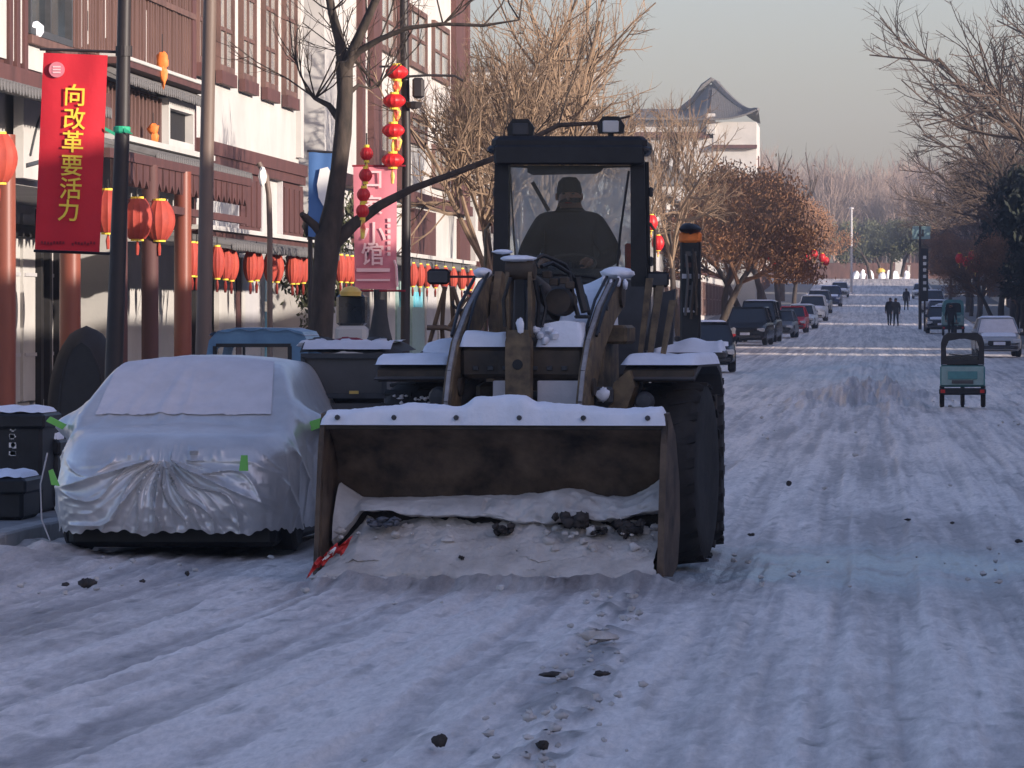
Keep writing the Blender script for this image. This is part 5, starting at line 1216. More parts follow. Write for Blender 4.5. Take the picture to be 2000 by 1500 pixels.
    MB().box(g(684,0)[0], g(702,0)[0], Yt-.075, Yt-.062, g(0,769)[2], g(0,763)[2]).build('reflector', M['amber'], B)
    for px in (605,735): MB().lathe([(.14,-.07),(.27,-.07),(.30,0),(.27,.07),(.14,.07)], 20, (g(px,0)[0],Yt+.8,.30), 'x').build('wheel', M['rubber'], B, smooth=40)
    MB().box(g(600,0)[0], g(745,0)[0], Yt+.2, Yt+1.3, .30, g(0,776)[2]).build('chassis', M['black'], B)
small_truck()
def trestle():
    Y = 66; t = thing('flower_stand', 'brown varnished trestle stand with crossed legs behind the left mirror of the loader', 'stand', (at(873,0,Y)[0],Y,.11))
    for pts in ([(870,560),(838,668),(828,740)],[(882,560),(884,640),(884,740)],[(868,560),(862,640),(866,740)],[(884,560),(912,650),(935,720)]):
        MB().tube([(p[0],p[1]+.1*i,p[2]) for i,p in enumerate(at(a,b,Y) for a,b in pts)], .03, 7).build('leg', M['brass'], t)
    MB().tube([at(834,640,Y),at(870,640,Y),at(905,650,Y)], .035, 7).build('crossbar', M['brass'], t)
    MB().tube([at(875,640,Y),at(900,600,Y),at(915,580,Y)], .02, 6).build('curved_brace', M['brass'], t)
    pts = [at(905+22*math.cos(a), 588+18*math.sin(a), Y) for a in [k*math.pi/8 for k in range(-4,9)]]
    MB().tube(pts, .018, 6).build('curl', M['black'], t, smooth=60)
    MB().box(at(850,0,Y)[0], at(925,0,Y)[0], Y-.2, Y+.3, at(0,700,Y)[2], at(0,678,Y)[2]).build('tray', M['wood'], t)
trestle()
def dark_wedge():
    Y = 52; a = at(0,0,Y)
    t = thing('folded_parasol', 'black folded parasol standing behind the snowy cart, under the pink banner', 'parasol', (at(745,0,Y)[0],Y,.11))
    MB().tube([(at(738,0,Y)[0],Y,.11), at(738,660,Y), at(735,566,Y)], .03, 8).build('pole', M['black'], t)
    MB().lathe([(.01,0),(.05,.05),(.10,-.25),(.16,-.48),(.20,-.52),(.0,-.53)], 12, at(742,595,Y)).build('cloth', M['canvas'], t, smooth=50)
dark_wedge()
def bench():
    Y = 60; t = thing('shop_tub', 'pale rounded glass stand with white base between the bare tree and pink banner', 'display stand', (at(690,0,Y)[0],Y,.11))
    MB().box(at(654,0,Y)[0],at(714,0,Y)[0],Y,Y+.4,.11,at(0,636,Y)[2],.04).build('base', M['plaster'], t)
    MB().box(at(656,0,Y)[0],at(712,0,Y)[0],Y+.02,Y+.38,at(0,636,Y)[2],at(0,575,Y)[2],.03).build('glass_body', M['wglass'], t)
    MB().lathe([(.12,0),(.13,.05),(.08,.1),(.0,.12)], 12, at(685,578,Y)).build('pale_rim', M['amber'], t, smooth=50)
bench()
# dark service post right of the cab
def dark_post():
    Y = 48; t = thing('sign_post', 'black post wrapped in cables with an orange cap behind the right side of the loader', 'post', (at(1348,0,Y)[0],Y,0))
    MB().box(at(1328,0,Y)[0],at(1368,0,Y)[0],Y,Y+.18,0,at(0,470,Y)[2],.02).build('body', M['black'], t)
    MB().box(at(1326,0,Y)[0],at(1370,0,Y)[0],Y-.02,Y+.2,at(0,476,Y)[2],at(0,450,Y)[2],.03).build('orange_cap', M['orange'], t)
    MB().blob(at(1348,447,Y),(.11,.12,.05),4,10,.2).build('cap', M['black'], t, smooth=60)
    rr = random.Random(6)
    for k in range(9):
        x = 1332+rr.uniform(0,30); MB().tube([at(x,480+rr.uniform(0,20),Y-.03), at(x+rr.uniform(-8,8),540,Y-.05), at(x+rr.uniform(-10,10),600+rr.uniform(0,30),Y-.03)], .014, 5).build('cable', M[('black','brownp','boxg')[k%3]], t)
    for k in range(6): MB().box(at(1330+rr.uniform(0,25),0,Y)[0], at(1350+rr.uniform(0,18),0,Y)[0], Y-.03, Y-.005, at(0,500+k*22,Y)[2], at(0,491+k*22,Y)[2]).build('label_plate', M[('boxg','woodl','plasterg')[k%3]], t)
dark_post()
# ------------------------------------------------------------------ trees
def rot_about(d, ang, az):
    d = d.normalized(); a = d.orthogonal().normalized(); b = d.cross(a)
    return (d*math.cos(ang)+(a*math.cos(az)+b*math.sin(az))*math.sin(ang)).normalized()
class Grow:
    def __init__(s, seed): s.r = random.Random(seed); s.trunk = MB(); s.limb = MB(); s.twig = MB(); s.tips = []
    def branch(s, p, d, L, r, lev, spec, up=.12):
        rr = s.r; n = 4 if lev < 2 else 3; pts = [p.copy()]; dirs = [d]
        for i in range(n):
            d = (d+Vector((rr.gauss(0,.13),rr.gauss(0,.13),rr.gauss(0,.10)+up*(1 if lev else .3)))).normalized(); p = p+d*(L/n); pts.append(p.copy()); dirs.append(d)
        last = lev >= len(spec)
        rs = [r*(1-(.45 if not last else .75)*i/n) for i in range(n+1)]
        (s.trunk if lev == 0 else s.limb if lev <= 2 else s.twig).tube(pts, rs, (9,6,4,3,3,3)[min(lev,5)], lev == 0)
        if last: s.tips.append(pts[-1]); s.tips.append(pts[-2]); return
        cnt, lr, ang = spec[lev]
        for k in range(cnt):
            t = rr.uniform(.3,1) if lev else rr.uniform(.62,1); i = min(int(t*n), n-1); f = t*n-i
            q = pts[i].lerp(pts[i+1], f); az = rr.uniform(0,2*math.pi) if lev else 2*math.pi*k/cnt+rr.uniform(-.3,.3)
            s.branch(q, rot_about(dirs[i+1], rad(rr.uniform(*ang)), az), L*lr*rr.uniform(.75,1.2)*(1.15-.45*t if lev else 1), rs[i]*.62, lev+1, spec, up)
def tree_meshes(seed, H, r, spec, barkm, twigm, leaf=None, nleaf=0, lsize=.1, up=.1, squash=1):
    g = Grow(seed); g.branch(Vector((0,0,-.1)), Vector((0,0,1)), H, r, 0, spec, up)
    tm = g.trunk.mesh('trunk', smooth=50); tm.materials.append(barkm)
    nv = len(g.limb.v); g.limb.add(g.twig.v, g.twig.f)
    def fast(mb, nm, m):
        me = bpy.data.meshes.new(nm); me.from_pydata([tuple(p) for p in mb.v], [], mb.f); me.materials.append(m); return me
    cm = fast(g.limb, 'crown', twigm); lm = None
    if leaf:
        mb = MB(); rr = g.r; ex = Vector((0,0,0))
        for k in range(nleaf):
            p = rr.choice(g.tips)+Vector((rr.gauss(0,.22),rr.gauss(0,.22),rr.gauss(0,.2))); 
            if lsize < .09 and p.z < 1.9: continue
            a = rot_about(Vector((0,0,1)), rr.uniform(0,3.1), rr.uniform(0,6.3))*lsize*rr.uniform(.6,1.4); b = a.orthogonal().normalized()*lsize*.5
            mb.add([tuple(p-a-b*.3), tuple(p-b), tuple(p+a), tuple(p+b)], [(0,1,2,3)])
        lm = fast(mb, 'leaves', leaf)
    return tm, cm, lm
def slim(k):
    """turn of a crown that keeps its longest limbs over the pavement, as street trees are pruned"""
    n_ = len(BARE[k][1].vertices); a = np.empty(n_*3); BARE[k][1].vertices.foreach_get('co', a); a = a.reshape(-1,3)
    best = min(range(24), key=lambda q: float(np.percentile(a[:,0]*math.cos(q*math.pi/12)-a[:,1]*math.sin(q*math.pi/12), 99.7)))
    return best*math.pi/12
def plant(meshes, label, loc, rz=0, sc=1, name='bare_tree', group=None, cat='tree'):
    t = thing(name, label, cat, loc, group); t.rotation_euler = (0,0,rz); t.scale = (sc,sc,sc) if not hasattr(sc,'__len__') else sc
    link('trunk', meshes[0], None, t); link('crown', meshes[1], None, t)
    if meshes[2]: link('leaves', meshes[2], None, t)
    return t
SP = [(7,1.0,(18,44)),(8,.62,(25,55)),(7,.55,(25,60)),(4,.5,(25,60))]
BARE = [tree_meshes(21+i, 3.3, .14, SP, M['bark'], M['barkl'], up=.07) for i in range(3)]
BARED = [tree_meshes(51+i, 3.4, .14, SP, M['bark'], M['barkg'], up=.07) for i in range(2)]  # same form as BARE, twig colour darkened to imitate shade on the right row
SPL = [(7,.75,(25,60)),(7,.60,(30,60)),(5,.55,(30,60)),(3,.5,(30,60))]
LEAFY = [tree_meshes(71+i, 2.9, .15, SPL, M['bark'], M['leafb'], M['leafb'], 15000, .062, up=.12) for i in range(2)]
GREEN = [tree_meshes(81, 2.2, .14, SPL, M['bark'], M['leafg'], M['leafg'], 8000, .10, up=.04)]
DARKC = [tree_meshes(91, 3.4, .16, SPL, M['bark'], M['leafd'], M['leafd'], 13000, .15, up=.1)]
UPR = [tree_meshes(95, 3.2, .2, [(7,1.0,(10,28)),(4,.55,(12,28)),(3,.5,(12,30))], M['barkg'], M['barkg'], up=.22)]
# the near street tree, its limbs traced in its own plane with real thickness and side twigs
def main_tree():
    Y = 58.; T = thing('bare_tree', 'dark bare street tree with long limbs reaching behind the loader cab', 'tree', (at(628,0,Y)[0],Y,.11), 'street trees left')
    rr = random.Random(12)
    tr = [(624,930,.17),(624,780,.15),(626,665,.135),(632,560,.13),(640,470,.15),(652,400,.11),(662,330,.095),(670,260,.10),(674,180,.09),(672,120,.10)]
    P = lambda l, dy=0: ([(lambda q: (q[0], q[1]+dy*i/len(l), q[2]))(at(a,b,Y)) for i,(a,b,r) in enumerate(l)], [r for _,_,r in l])
    pts, rs = P(tr); MB().tube(pts, rs, 14).build('trunk', M['bark'], T, smooth=60)
    limbs = [([(648,480,.085),(690,437,.07),(740,400,.055),(800,368,.042),(880,338,.036),(965,305,.034),(1020,275,.03),(1085,241,.028),(1170,236,.02),(1225,222,.012)],.8),
             ([(674,130,.07),(700,102,.045),(745,78,.032),(800,57,.026),(870,50,.022),(950,54,.018),(1020,44,.008)],-.6),
             ([(672,140,.08),(662,80,.06),(645,20,.05),(630,-60,.04),(615,-160,.03)],.4),
             ([(673,140,.08),(695,90,.06),(720,40,.05),(745,-10,.045),(760,-120,.03)],-.5),
             ([(640,470,.06),(615,440,.05),(598,425,.045),(592,418,.03)],-.2),
             ([(668,240,.05),(640,205,.035),(610,190,.025),(590,170,.018)],.6),([(672,190,.04),(700,165,.02),(720,172,.012),(735,168,.006)],.3)]
    for l, dy in limbs:
        pts, rs = P(l, dy); MB().tube(pts, rs, 9).build('limb', M['bark'], T, smooth=60)
        g = Grow(rr.randrange(999)); 
        if dy in (-.2,): continue
        for k in range(9 if l[0][1] < 300 else 3):
            i = rr.randrange(2, len(pts)); p = Vector(pts[i]); d = Vector((rr.uniform(-1,1), rr.uniform(-1,1), rr.uniform(.2,1))).normalized()
            g.branch(p, d, rr.uniform(.5,1.3), .012, 3, [0,0,0,(4,.6,(20,50)),(3,.6,(20,50))])
        g.twig.build('twigs', M['bark'], T)
    return T
main_tree()
rr = random.Random(77)
left = [(92,-6.6,.80,0,'pale bare street tree left of the loader cab, nearer one'),(112,-7.1,1.0,1,'pale bare street tree rising behind the left of the cab'),(134,-7,1.06,2,'bare twiggy tree directly behind the loader cab'),
        (158,-8.2,.98,0,'bare twiggy tree whose crown shows right above the cab roof lamp'),(186,-8.6,.74,1,'bare twiggy tree right of the loader cab before the gabled house'),(146,-9.6,1.05,1,'pale bare tree close against the houses above the left mirror')]
for (y,x,s,k,l) in left:
    plant(BARE[k], l, (x,y,zg(y)+.1), slim(k), (s*.98,s*.98,s*1.28), group='street trees left')
for (y,x,s,k,a,l) in ((206,-7.6,1.3,0,2.2,'bare twiggy tree standing in front of the tall gabled house'),(124,-8.6,.95,0,4.0,'bare twiggy tree close to the houses left of the cab roof')):
    plant(BARE[k], l, (x,y,zg(y)+.1), a, (s*.85,s*.85,s*1.2), group='street trees left')
for i,(y,x,s,l) in enumerate(((222,-6.6,.86,'brown leaved tree nearest to the black car'),(246,-6.9,.9,'brown leaved tree second along the left kerb beyond the black car'),(272,-6.7,.93,'dense brown leaved tree third along the left kerb'),(302,-6.6,1.0,'dense brown leaved tree fourth along the left kerb'),(340,-6.8,1.0,'brown leaved tree fifth along the left kerb'),(385,-6.8,1.0,'brown leaved tree near the far end of the left kerb'),(440,-6.6,.95,'last brown leaved tree on the left before the far wood'))):
    plant(LEAFY[i%2], l, (x,y,zg(y)+.1), rr.uniform(0,6), (s*1.5,s*1.5,s*1.62), 'brown_leaved_tree', 'brown leaved trees left')
plant(GREEN[0], 'dull greenish bushy tree between the white house and the near trunk', (-11.2,111.,.0), 1, (.62,.5,1.15), 'bushy_tree')
for i,(y,x,s,l) in enumerate(((205,9.0,1.6,'largest dark bare tree at the right edge of the picture'),(232,8.0,1.5,'tall bare tree second from the right edge'),(262,7.8,1.15,'bare tree third from the right edge'),(296,7.6,1.1,'bare tree fourth from the right edge, above the parked cars'),(350,7.4,1.05,'bare tree fifth from the right edge'),(385,7.3,1.05,'bare tree beside the far street sign'))):
    plant(BARED[i%2], l, (x,y,zg(y)+.1), rr.uniform(0,6), s*1.35, group='street trees right')
for i,(y,x,s,l) in enumerate(((255,7.2,.68,'brown leaved tree under the tall bare ones on the right'),(290,7.0,.72,'smaller brown leaved tree farther on the right'),(362,7.1,.8,'brown leaved tree by the far sign on the right'),(462,7.2,.9,'last brown leaved tree on the right'))):
    plant(LEAFY[(i+1)%2], l, (x,y,zg(y)+.1), rr.uniform(0,6), s*1.35, 'brown_leaved_tree', 'brown leaved trees right')
for i,(y,x,s,l) in enumerate(((186,9.6,1.5,'dark bare tree cut by the right edge, nearest one'),(218,9.4,1.45,'dark bare tree behind the nearest right edge tree'),(248,8.8,1.35,'dark bare tree filling the gap between the tall right hand ones'),(280,8.6,1.35,'dark bare tree standing back from the right kerb'),(298,8.3,1.3,'dark bare tree standing back beyond the parked cars on the right'),(374,8.0,1.3,'dark bare tree near the signboard on the right'))):
    plant(BARED[(i+1)%2], l, (x,y,zg(y)+.1), rr.uniform(0,6), s*1.2, group='street trees right')
for i,(y,x,s,l) in enumerate(((200,8.3,1.15,'dark evergreen cut by the right picture edge'),(262,8.8,1.1,'dark evergreen behind the red lanterns on the right'),(288,8.6,.95,'dark evergreen farther along the right row'),(226,7.3,.62,'low dark evergreen bush beside the snowy white car'))):
    plant(DARKC[0], l, (x,y,zg(y)), i*1.3, s, 'evergreen_tree', 'evergreens on the right')
plant(DARKC[0], 'dark evergreen mass at the right edge behind the snowy white car', (7.5,218,zg(218)), .5, (.85,.85,1.15), 'evergreen_tree')
plant(DARKC[0], 'second dark evergreen beyond the snowy white car on the right', (8.4,240,zg(240)), 2.5, (.8,.8,1.05), 'evergreen_tree')
for i,(px,y,s) in enumerate(((1700,520,.8),(1725,530,.72),(1748,500,.75),(1775,470,.7))):
    plant(GREEN[0], 'dull green bushy tree at the end of the street, %s from the tall pale pole' % ORD[i], ((px-1700)*y/F_, y+105, zg(620)), i, s*2.3, 'bushy_tree', 'green trees at the street end')
for i,(px,y,s) in enumerate(((1525,455,2.0),)):
    plant(UPR[0], 'pollarded bare tree standing above the brown crowns right of the tall gable', (at(px,0,y)[0], y, zg(y)), 0, s, group=None)
# far wood: one mass
def far_wood():
    r = random.Random(31); g = []
    vs = []; fs = []; base = 0
    temps = []
    for k in range(4):
        G = Grow(200+k); G.branch(Vector((0,0,0)), Vector((0,0,1)), 6., .22, 0, [(9,.9,(12,38)),(8,.55,(15,42)),(6,.5,(20,45))], .2)
        G.trunk.add(G.limb.v, G.limb.f); G.trunk.add(G.twig.v, G.twig.f)
        temps.append((np.array([tuple(p) for p in G.trunk.v]), G.trunk.f))
    for i in range(330):
        y = r.uniform(655, 760); x = r.uniform(-62, 62); s = r.uniform(.95,1.3)*(1.12 if y > 710 else 1); a = r.uniform(0,6.3)
        v, f = temps[i%4]; ca, sa = math.cos(a)*s, math.sin(a)*s
        vv = np.stack([v[:,0]*ca-v[:,1]*sa+x, v[:,0]*sa+v[:,1]*ca+y, v[:,2]*s*1.05+6.0], 1)
        vs.append(vv); fs += [tuple(q+base for q in t) for t in f]; base += len(v)
    me = bpy.data.meshes.new('far_wood'); me.from_pydata(np.concatenate(vs).tolist(), [], fs); me.materials.append(M['farw'])
    o = link('far_wood', me, None); o['kind'] = 'stuff'; o['label'] = 'pale brown leafless wood closing off the end of the street'
far_wood()

# ------------------------------------------------------------------ cars
def car(label, loc, rz, paint, kind='sedan', group='cars parked along the kerb', snow=True, plate=True):
    """own frame: nose toward -y, x right, z up"""
    P = dict(sedan=(.88,2.2,1.42,.72,.88,-1.05,-.35,1.15,1.75,.86), suv=(.93,2.25,1.72,.85,1.05,-1.15,-.55,1.75,2.1,.88), hatch=(.84,1.9,1.46,.76,.92,-1.05,-.4,1.2,1.75,.86), van=(.92,2.3,1.95,.9,1.1,-1.5,-1.0,2.1,2.25,.9))[kind]
    hw, hl, H, zb, zs, ws0, ws1, rs1, rs0, _ = P
    t = thing('parked_car', label, 'car', (0,0,0), group)
    st = [(-hl,.78,.42,zb-.22),(-hl+.06,.9,.26,zb-.06),(-hl+.35,.97,.22,zb),(ws0,1.0,.2,zs-.04),(0,1,.2,zs),(rs0,1,.2,zs),(hl-.2,.97,.22,zs-.03),(hl-.03,.93,.28,zs-.10),(hl,.86,.42,zs-.28)]
    vs = []; fs = []
    for y, k, z0, z1 in st:
        w = hw*k; b = .1
        vs += [(-w+b,y,z0),(-w,y,z0+b),(-w-.01,y,(z0+z1)/2),(-w+.02,y,z1-b),(-w+.02+b,y,z1),(w-.02-b,y,z1),(w-.02,y,z1-b),(w+.01,y,(z0+z1)/2),(w,y,z0+b),(w-b,y,z0)]
    n = 10
    for i in range(len(st)-1):
        for k in range(n): fs.append((i*n+k,i*n+(k+1)%n,(i+1)*n+(k+1)%n,(i+1)*n+k))
    fs += [tuple(range(n-1,-1,-1)), tuple(range((len(st)-1)*n, len(st)*n))]
    b = MB().add(vs, fs).build('body', paint, t, smooth=40)
    wb, wt = hw-.06, hw-.24
    g = MB().add([(-wb,ws0,zs-.06),(wb,ws0,zs-.06),(wb,rs0,zs-.03),(-wb,rs0,zs-.03),(-wt,ws1,H-.05),(wt,ws1,H-.05),(wt,rs1,H-.05),(-wt,rs1,H-.05)], [(0,1,5,4),(1,2,6,5),(2,3,7,6),(3,0,4,7),(4,5,6,7),(3,2,1,0)]).build('windows', M['cglass'], t)
    MB().box(-wt-.03,wt+.03,ws1-.05,rs1+.05,H-.07,H,.03).build('roof', paint, t, smooth=50)
    for s in (-1,1):
        MB().tube([(s*(wb+.005),ws0+.02,zs-.04),(s*(wt+.01),ws1,H-.05)], .035, 5).build('pillar', paint, t)
        MB().tube([(s*(wb+.005),rs0-.02,zs-.03),(s*(wt+.01),rs1,H-.05)], .05, 5).build('pillar', paint, t)
        MB().tube([(s*(wb+.015),.25,zs-.03),(s*(wt+.012),.22,H-.05)], .03, 5).build('pillar', paint, t)
        MB().box(s*(hw+.02)-.08,s*(hw+.02)+.08,ws0+.25,ws0+.37,zs-.02,zs+.12,.03).build('mirror', paint, t)
        MB().box(min(s*.5,s*.84)*hw/.88,max(s*.5,s*.84)*hw/.88,-hl-.01+.02,-hl+.2,zb-.26,zb-.10,.03).build('headlight', M['lamp'], t)
        MB().box(min(s*.6,s*.86)*hw/.9,max(s*.6,s*.86)*hw/.9,hl-.10,hl+.005,zs-.36,zs-.2,.02).build('tail_light', M['redcl'], t)
        for y in (-hl+.8, hl-.8):
            w = MB().lathe([(r,h+s*(hw-.10)) for r,h in ((.18,-.1),(.29,-.11),(.33,-.07),(.33,.07),(.29,.11),(.18,.1))], 20, (0,y,.33), 'x').build('wheel', M['rubber'], t, smooth=40)
            MB().lathe([(.0,s*(hw-.0)),(.17,s*(hw+.008)),(.19,s*(hw-.06)),(.0,s*(hw-.1))], 14, (0,y,.33), 'x').build('rim', M['chrome'], w)
    MB().box(-.42,.42,-hl-.02,-hl+.05,zb-.34,zb-.16,.02).build('grille', M['black'], t)
    MB().box(-.7,.7,-hl-.03,-hl+.1,.30,.42,.03).build('bumper', M['grey'], t)
    if plate:
        MB().box(-.22,.22,-hl-.045,-hl-.03,.44,.56).build('number_plate', M['plate'], t); MB().box(-.22,.22,hl+.005,hl+.02,.55,.67).build('number_plate', M['plate'], t)
    if snow:
        MB().sheet(lambda u, v: ((-wt+.02)+(2*wt-.04)*u, ws1+(rs1-ws1)*v, H-.005+.06*min(1,min(u,1-u,v,1-v)*8)**.5), 12, 12).build('snow_cap', M['snow'], t, smooth=60)
        MB().sheet(lambda u, v: ((-.75*hw)+(1.5*hw)*u, -hl+.35+(ws0+hl-.4)*v, zb+(zs-.04-zb)*v+.035*min(1,min(u,1-u,v,1-v)*8)**.5+.0), 12, 8).build('snow_on_hood', M['snow'], t, smooth=60)
    t.location = loc; t.rotation_euler = (0,0,rz); return t
car('black off road car facing the camera with pale number plate, first in the left row', gp(1464,232), rad(-4), M['carb'], 'suv', snow=False)
car('tall dark van with snow on its roof directly behind the black off road car', gp(1484,244), rad(-3), M['carb'], 'van')
car('grey car seen between the dark van and the red car', gp(1522,262), rad(-3), M['carg'], 'sedan', snow=False)
car('small bright red car in the left row', gp(1548,285), rad(-2), M['carr'], 'hatch', snow=False)
car('white saloon just beyond the red car', gp(1566,305), rad(-3), M['carw'], 'sedan')
car('second white car behind the white saloon', gp(1588,345), rad(-2), M['carw'], 'suv')
car('dark grey off road car with snowy roof near the far end of the left row', gp(1600,390), rad(-2), M['carg'], 'suv')
car('navy car beyond the grey off road car', gp(1622,430), rad(-2), M['carn'], 'suv')
car('last silver car at the far end of the left row', gp(1640,490), 0, M['cars'], 'sedan')
wc = car('white car under snow at the right kerb behind the teal trike', gp(1946,190), rad(2), M['cars'], 'hatch', 'cars parked along the right kerb')
def snowscreen(t, y0, y1, z0, z1, w0, w1):
    me = MB().sheet(lambda u, v: ((-(w0+(w1-w0)*v))+2*(w0+(w1-w0)*v)*u, y0+(y1-y0)*v-.03*min(1,min(u,1-u,v,1-v)*9)**.5, z0+(z1-z0)*v+.035*min(1,min(u,1-u,v,1-v)*9)**.5), 12, 8).mesh('snow_on_windscreen', smooth=60); me.materials.append(M['frost']); link('snow_on_windscreen', me, None, t)
snowscreen(wc, -1.07, -.42, .89, 1.40, .74, .58)
car('dark small car peeping out behind the loader rear fender', gp(1380,150), rad(2), M['carb'], 'hatch')
car('silver car near the far end of the right row', gp(1822,392), 0, M['cars'], 'suv', 'cars parked along the right kerb')
car('navy car in the right row before the silver car', gp(1836,340), 0, M['carn'], 'sedan', 'cars parked along the right kerb')
car('white car in the right row beside the navy one', gp(1850,308), 0, M['carw'], 'sedan', 'cars parked along the right kerb')
car('black car nearest behind the teal delivery trike', gp(1838,282), 0, M['carb'], 'hatch', 'cars parked along the right kerb')
car('small white car farthest down the right row', gp(1800,480), 0, M['carw'], 'sedan', 'cars parked along the right kerb')

# ------------------------------------------------------------------ trikes
def trike(label, loc, rz, body, panel, top, name='passenger_trike', sc=1):
    t = thing(name, label, 'trike', (0,0,0))
    # rear faces the camera at y = 0, vehicle extends to +y
    MB().box(-.46,.46,.0,1.5,.42,.86,.04).build('lower_body', M[body], t)
    MB().box(-.43,.43,-.02,.0,.46,.84,.005).build('tailgate', M[panel], t)
    MB().box(-.30,.30,-.035,-.021,.58,.74,.005).build('tailgate_panel', M[body], t)
    MB().box(-.22,.22,-.05,-.036,.49,.56).build('badge_strip', M['boxg'], t)
    MB().box(-.48,.48,-.08,.10,.26,.40,.03).build('rear_bumper', M['black'], t)
    # canopy: posts, roof, rear panel ring with window
    rp = [(-.44,.88),(-.44,1.32),(-.40,1.45),(-.30,1.52),(.30,1.52),(.40,1.45),(.44,1.32),(.44,.88)]
    hole = [(-.33,.98),(-.34,1.22),(-.28,1.36),(-.05,1.40),(.05,1.40),(.28,1.36),(.34,1.22),(.33,.98)]
    n = 8
    for y in (.0, 1.45):
        vs = [(a,y,b) for a,b in rp]+[(a,y,b) for a,b in hole]+[(a,y+.04,b) for a,b in rp]+[(a,y+.04,b) for a,b in hole]
        fs = []
        for i in range(n):
            j = (i+1)%n; fs += [(i,j,n+j,n+i),(2*n+j,2*n+i,3*n+i,3*n+j),(i,2*n+i,2*n+j,j),(n+i,n+j,3*n+j,3*n+i)]
        MB().add(vs, fs).build('canopy_panel', M[top], t)
    MB().box(-.32,.32,.015,.02,.96,1.38).build('rear_window', M['cglass'] if name!='passenger_trike' else M['glass'], t)
    MB().prism([(-.44,1.30),(-.40,1.45),(-.30,1.52),(.30,1.52),(.40,1.45),(.44,1.30),(.41,1.30),(.38,1.42),(.28,1.48),(-.28,1.48),(-.38,1.42),(-.41,1.30)], .04, 1.45, 'y').build('canopy_roof', M[top], t)
    for s in (-1,1): MB().box(s*.425-.015,s*.425+.015,.04,1.45,.86,1.0).build('side_rail', M[body], t); 
    st = MB().box(-.34,.34,.45,.75,.86,1.02,.03).build('seat', M['canvas'], t); MB().box(-.34,.34,.36,.45,.86,1.06,.03).build('seat_back', M['canvas'], t)
    for s in (-1,1):
        w = MB().lathe([(r,h+s*.42) for r,h in ((.1,-.045),(.20,-.05),(.23,-.03),(.23,.03),(.20,.05),(.1,.045))], 20, (0,.3,.23), 'x').build('rear_wheel', M['rubber'], t, smooth=40)
        MB().lathe([(.0,s*.45),(.10,s*.455),(.11,s*.40),(.0,s*.39)], 12, (0,.3,.23), 'x').build('rim', M['chrome'], w)
        MB().box(s*.40-.045,s*.40+.045,-.10,-.08,.30,.37).build('tail_light', M['redcl'], t)
    MB().lathe([(.1,-.04),(.20,-.045),(.23,0),(.20,.045),(.1,.04)], 20, (0,1.75,.23), 'x').build('front_wheel', M['rubber'], t, smooth=40)
    MB().tube([(0,1.75,.23),(0,1.62,.7),(0,1.5,1.05)], .025, 6).build('fork', M['grey'], t)
    MB().tube([(-.28,1.5,1.08),(0,1.5,1.05),(.28,1.5,1.08)], .014, 6).build('handlebar', M['grey'], t)
    MB().tube([(0,.0,.30),(0,-.03,.15),(0,.02,.02)], .035, 5).build('mud_flap', M['black'], t)
    t.location = loc; t.rotation_euler = (0,0,rz); t.scale = (sc,sc,sc); return t
trike('teal passenger trike with dark canopy seen from behind on the right of the road', gp(1880,93.8,.0), rad(-1), 'teal', 'teall', 'canvas', sc=.90)
trike('teal delivery trike with pale blue roof at the right kerb', gp(1862,270), rad(1), 'teal', 'teall', 'teal', 'delivery_trike', 1.25)

# ------------------------------------------------------------------ far end things
def simple_pole(label, px, py, Y, r, m, head=None, name='utility_pole', cat='pole'):
    b = gp(px,Y); top = at(px,py,Y); t = thing(name, label, cat, b)
    MB().tube([b,(b[0],Y,top[2])], [r,r*.8], 8).build('shaft', M[m], t, smooth=50)
    if head: head(t, top)
    return t
simple_pole('tall pale pole standing at the far end of the left kerb', 1663, 408, 520, .13, 'plasterg', lambda t, p: MB().lathe([(.0,0),(.26,0),(.22,.12),(.0,.2)], 8, p).build('pole_cap', M['plasterg'], t))
def signhead(t, p):
    s = MB().box(p[0]-.45,p[0]+.6,p[1]-.05,p[1],p[2]-.75,p[2]).build('sign_plate', M['teall'], t)
    MB().box(p[0]-.15,p[0]+.15,p[1]-.08,p[1]-.05,p[2]-.6,p[2]-.45).box(p[0]+.1,p[0]+.22,p[1]-.08,p[1]-.05,p[2]-.6,p[2]-.2).build('printed_mark', M['grey'], s)
simple_pole('dark post with a pale street sign plate over the right row of cars', 1797, 442, 300, .10, 'poled', signhead, 'sign_post', 'sign')
def marks(t, p):
    for k in range(6): MB().box(p[0]-.09,p[0]+.09,p[1]-.16,p[1]-.1,p[2]-.6-k*.36,p[2]-.42-k*.36).build('printed_mark', M['white'], t)
    MB().box(p[0]-.2,p[0]+.2,p[1]-.1,p[1]+.1,p[2]-3.0,p[2]).build('board', M['black'], t)
simple_pole('narrow black signboard with white marks at the right kerb', 1806, 485, 290, .06, 'poled', marks, 'sign_post', 'sign')
for px, a, b, Y, l in ((1755,508,552,640,'white gate pillar at the sunlit end of the street'),(1775,520,552,640,'thin white pillar right of the gate pillar')):
    z1 = at(0,a,Y)[2]; w = .45 if px==1755 else .15
    o = MB().box((px-1700)*Y/F_-w,(px-1700)*Y/F_+w,Y-w,Y+w,6.0,z1,.04).build('gate_pillar', M['plaster'], None); tag(o, l, 'pillar', 'pillars at the street end')
    MB().box((px-1700)*Y/F_-w-.06,(px-1700)*Y/F_+w+.06,Y-w-.06,Y+w+.06,z1,z1+.12).build('coping', M['plaster'], o)
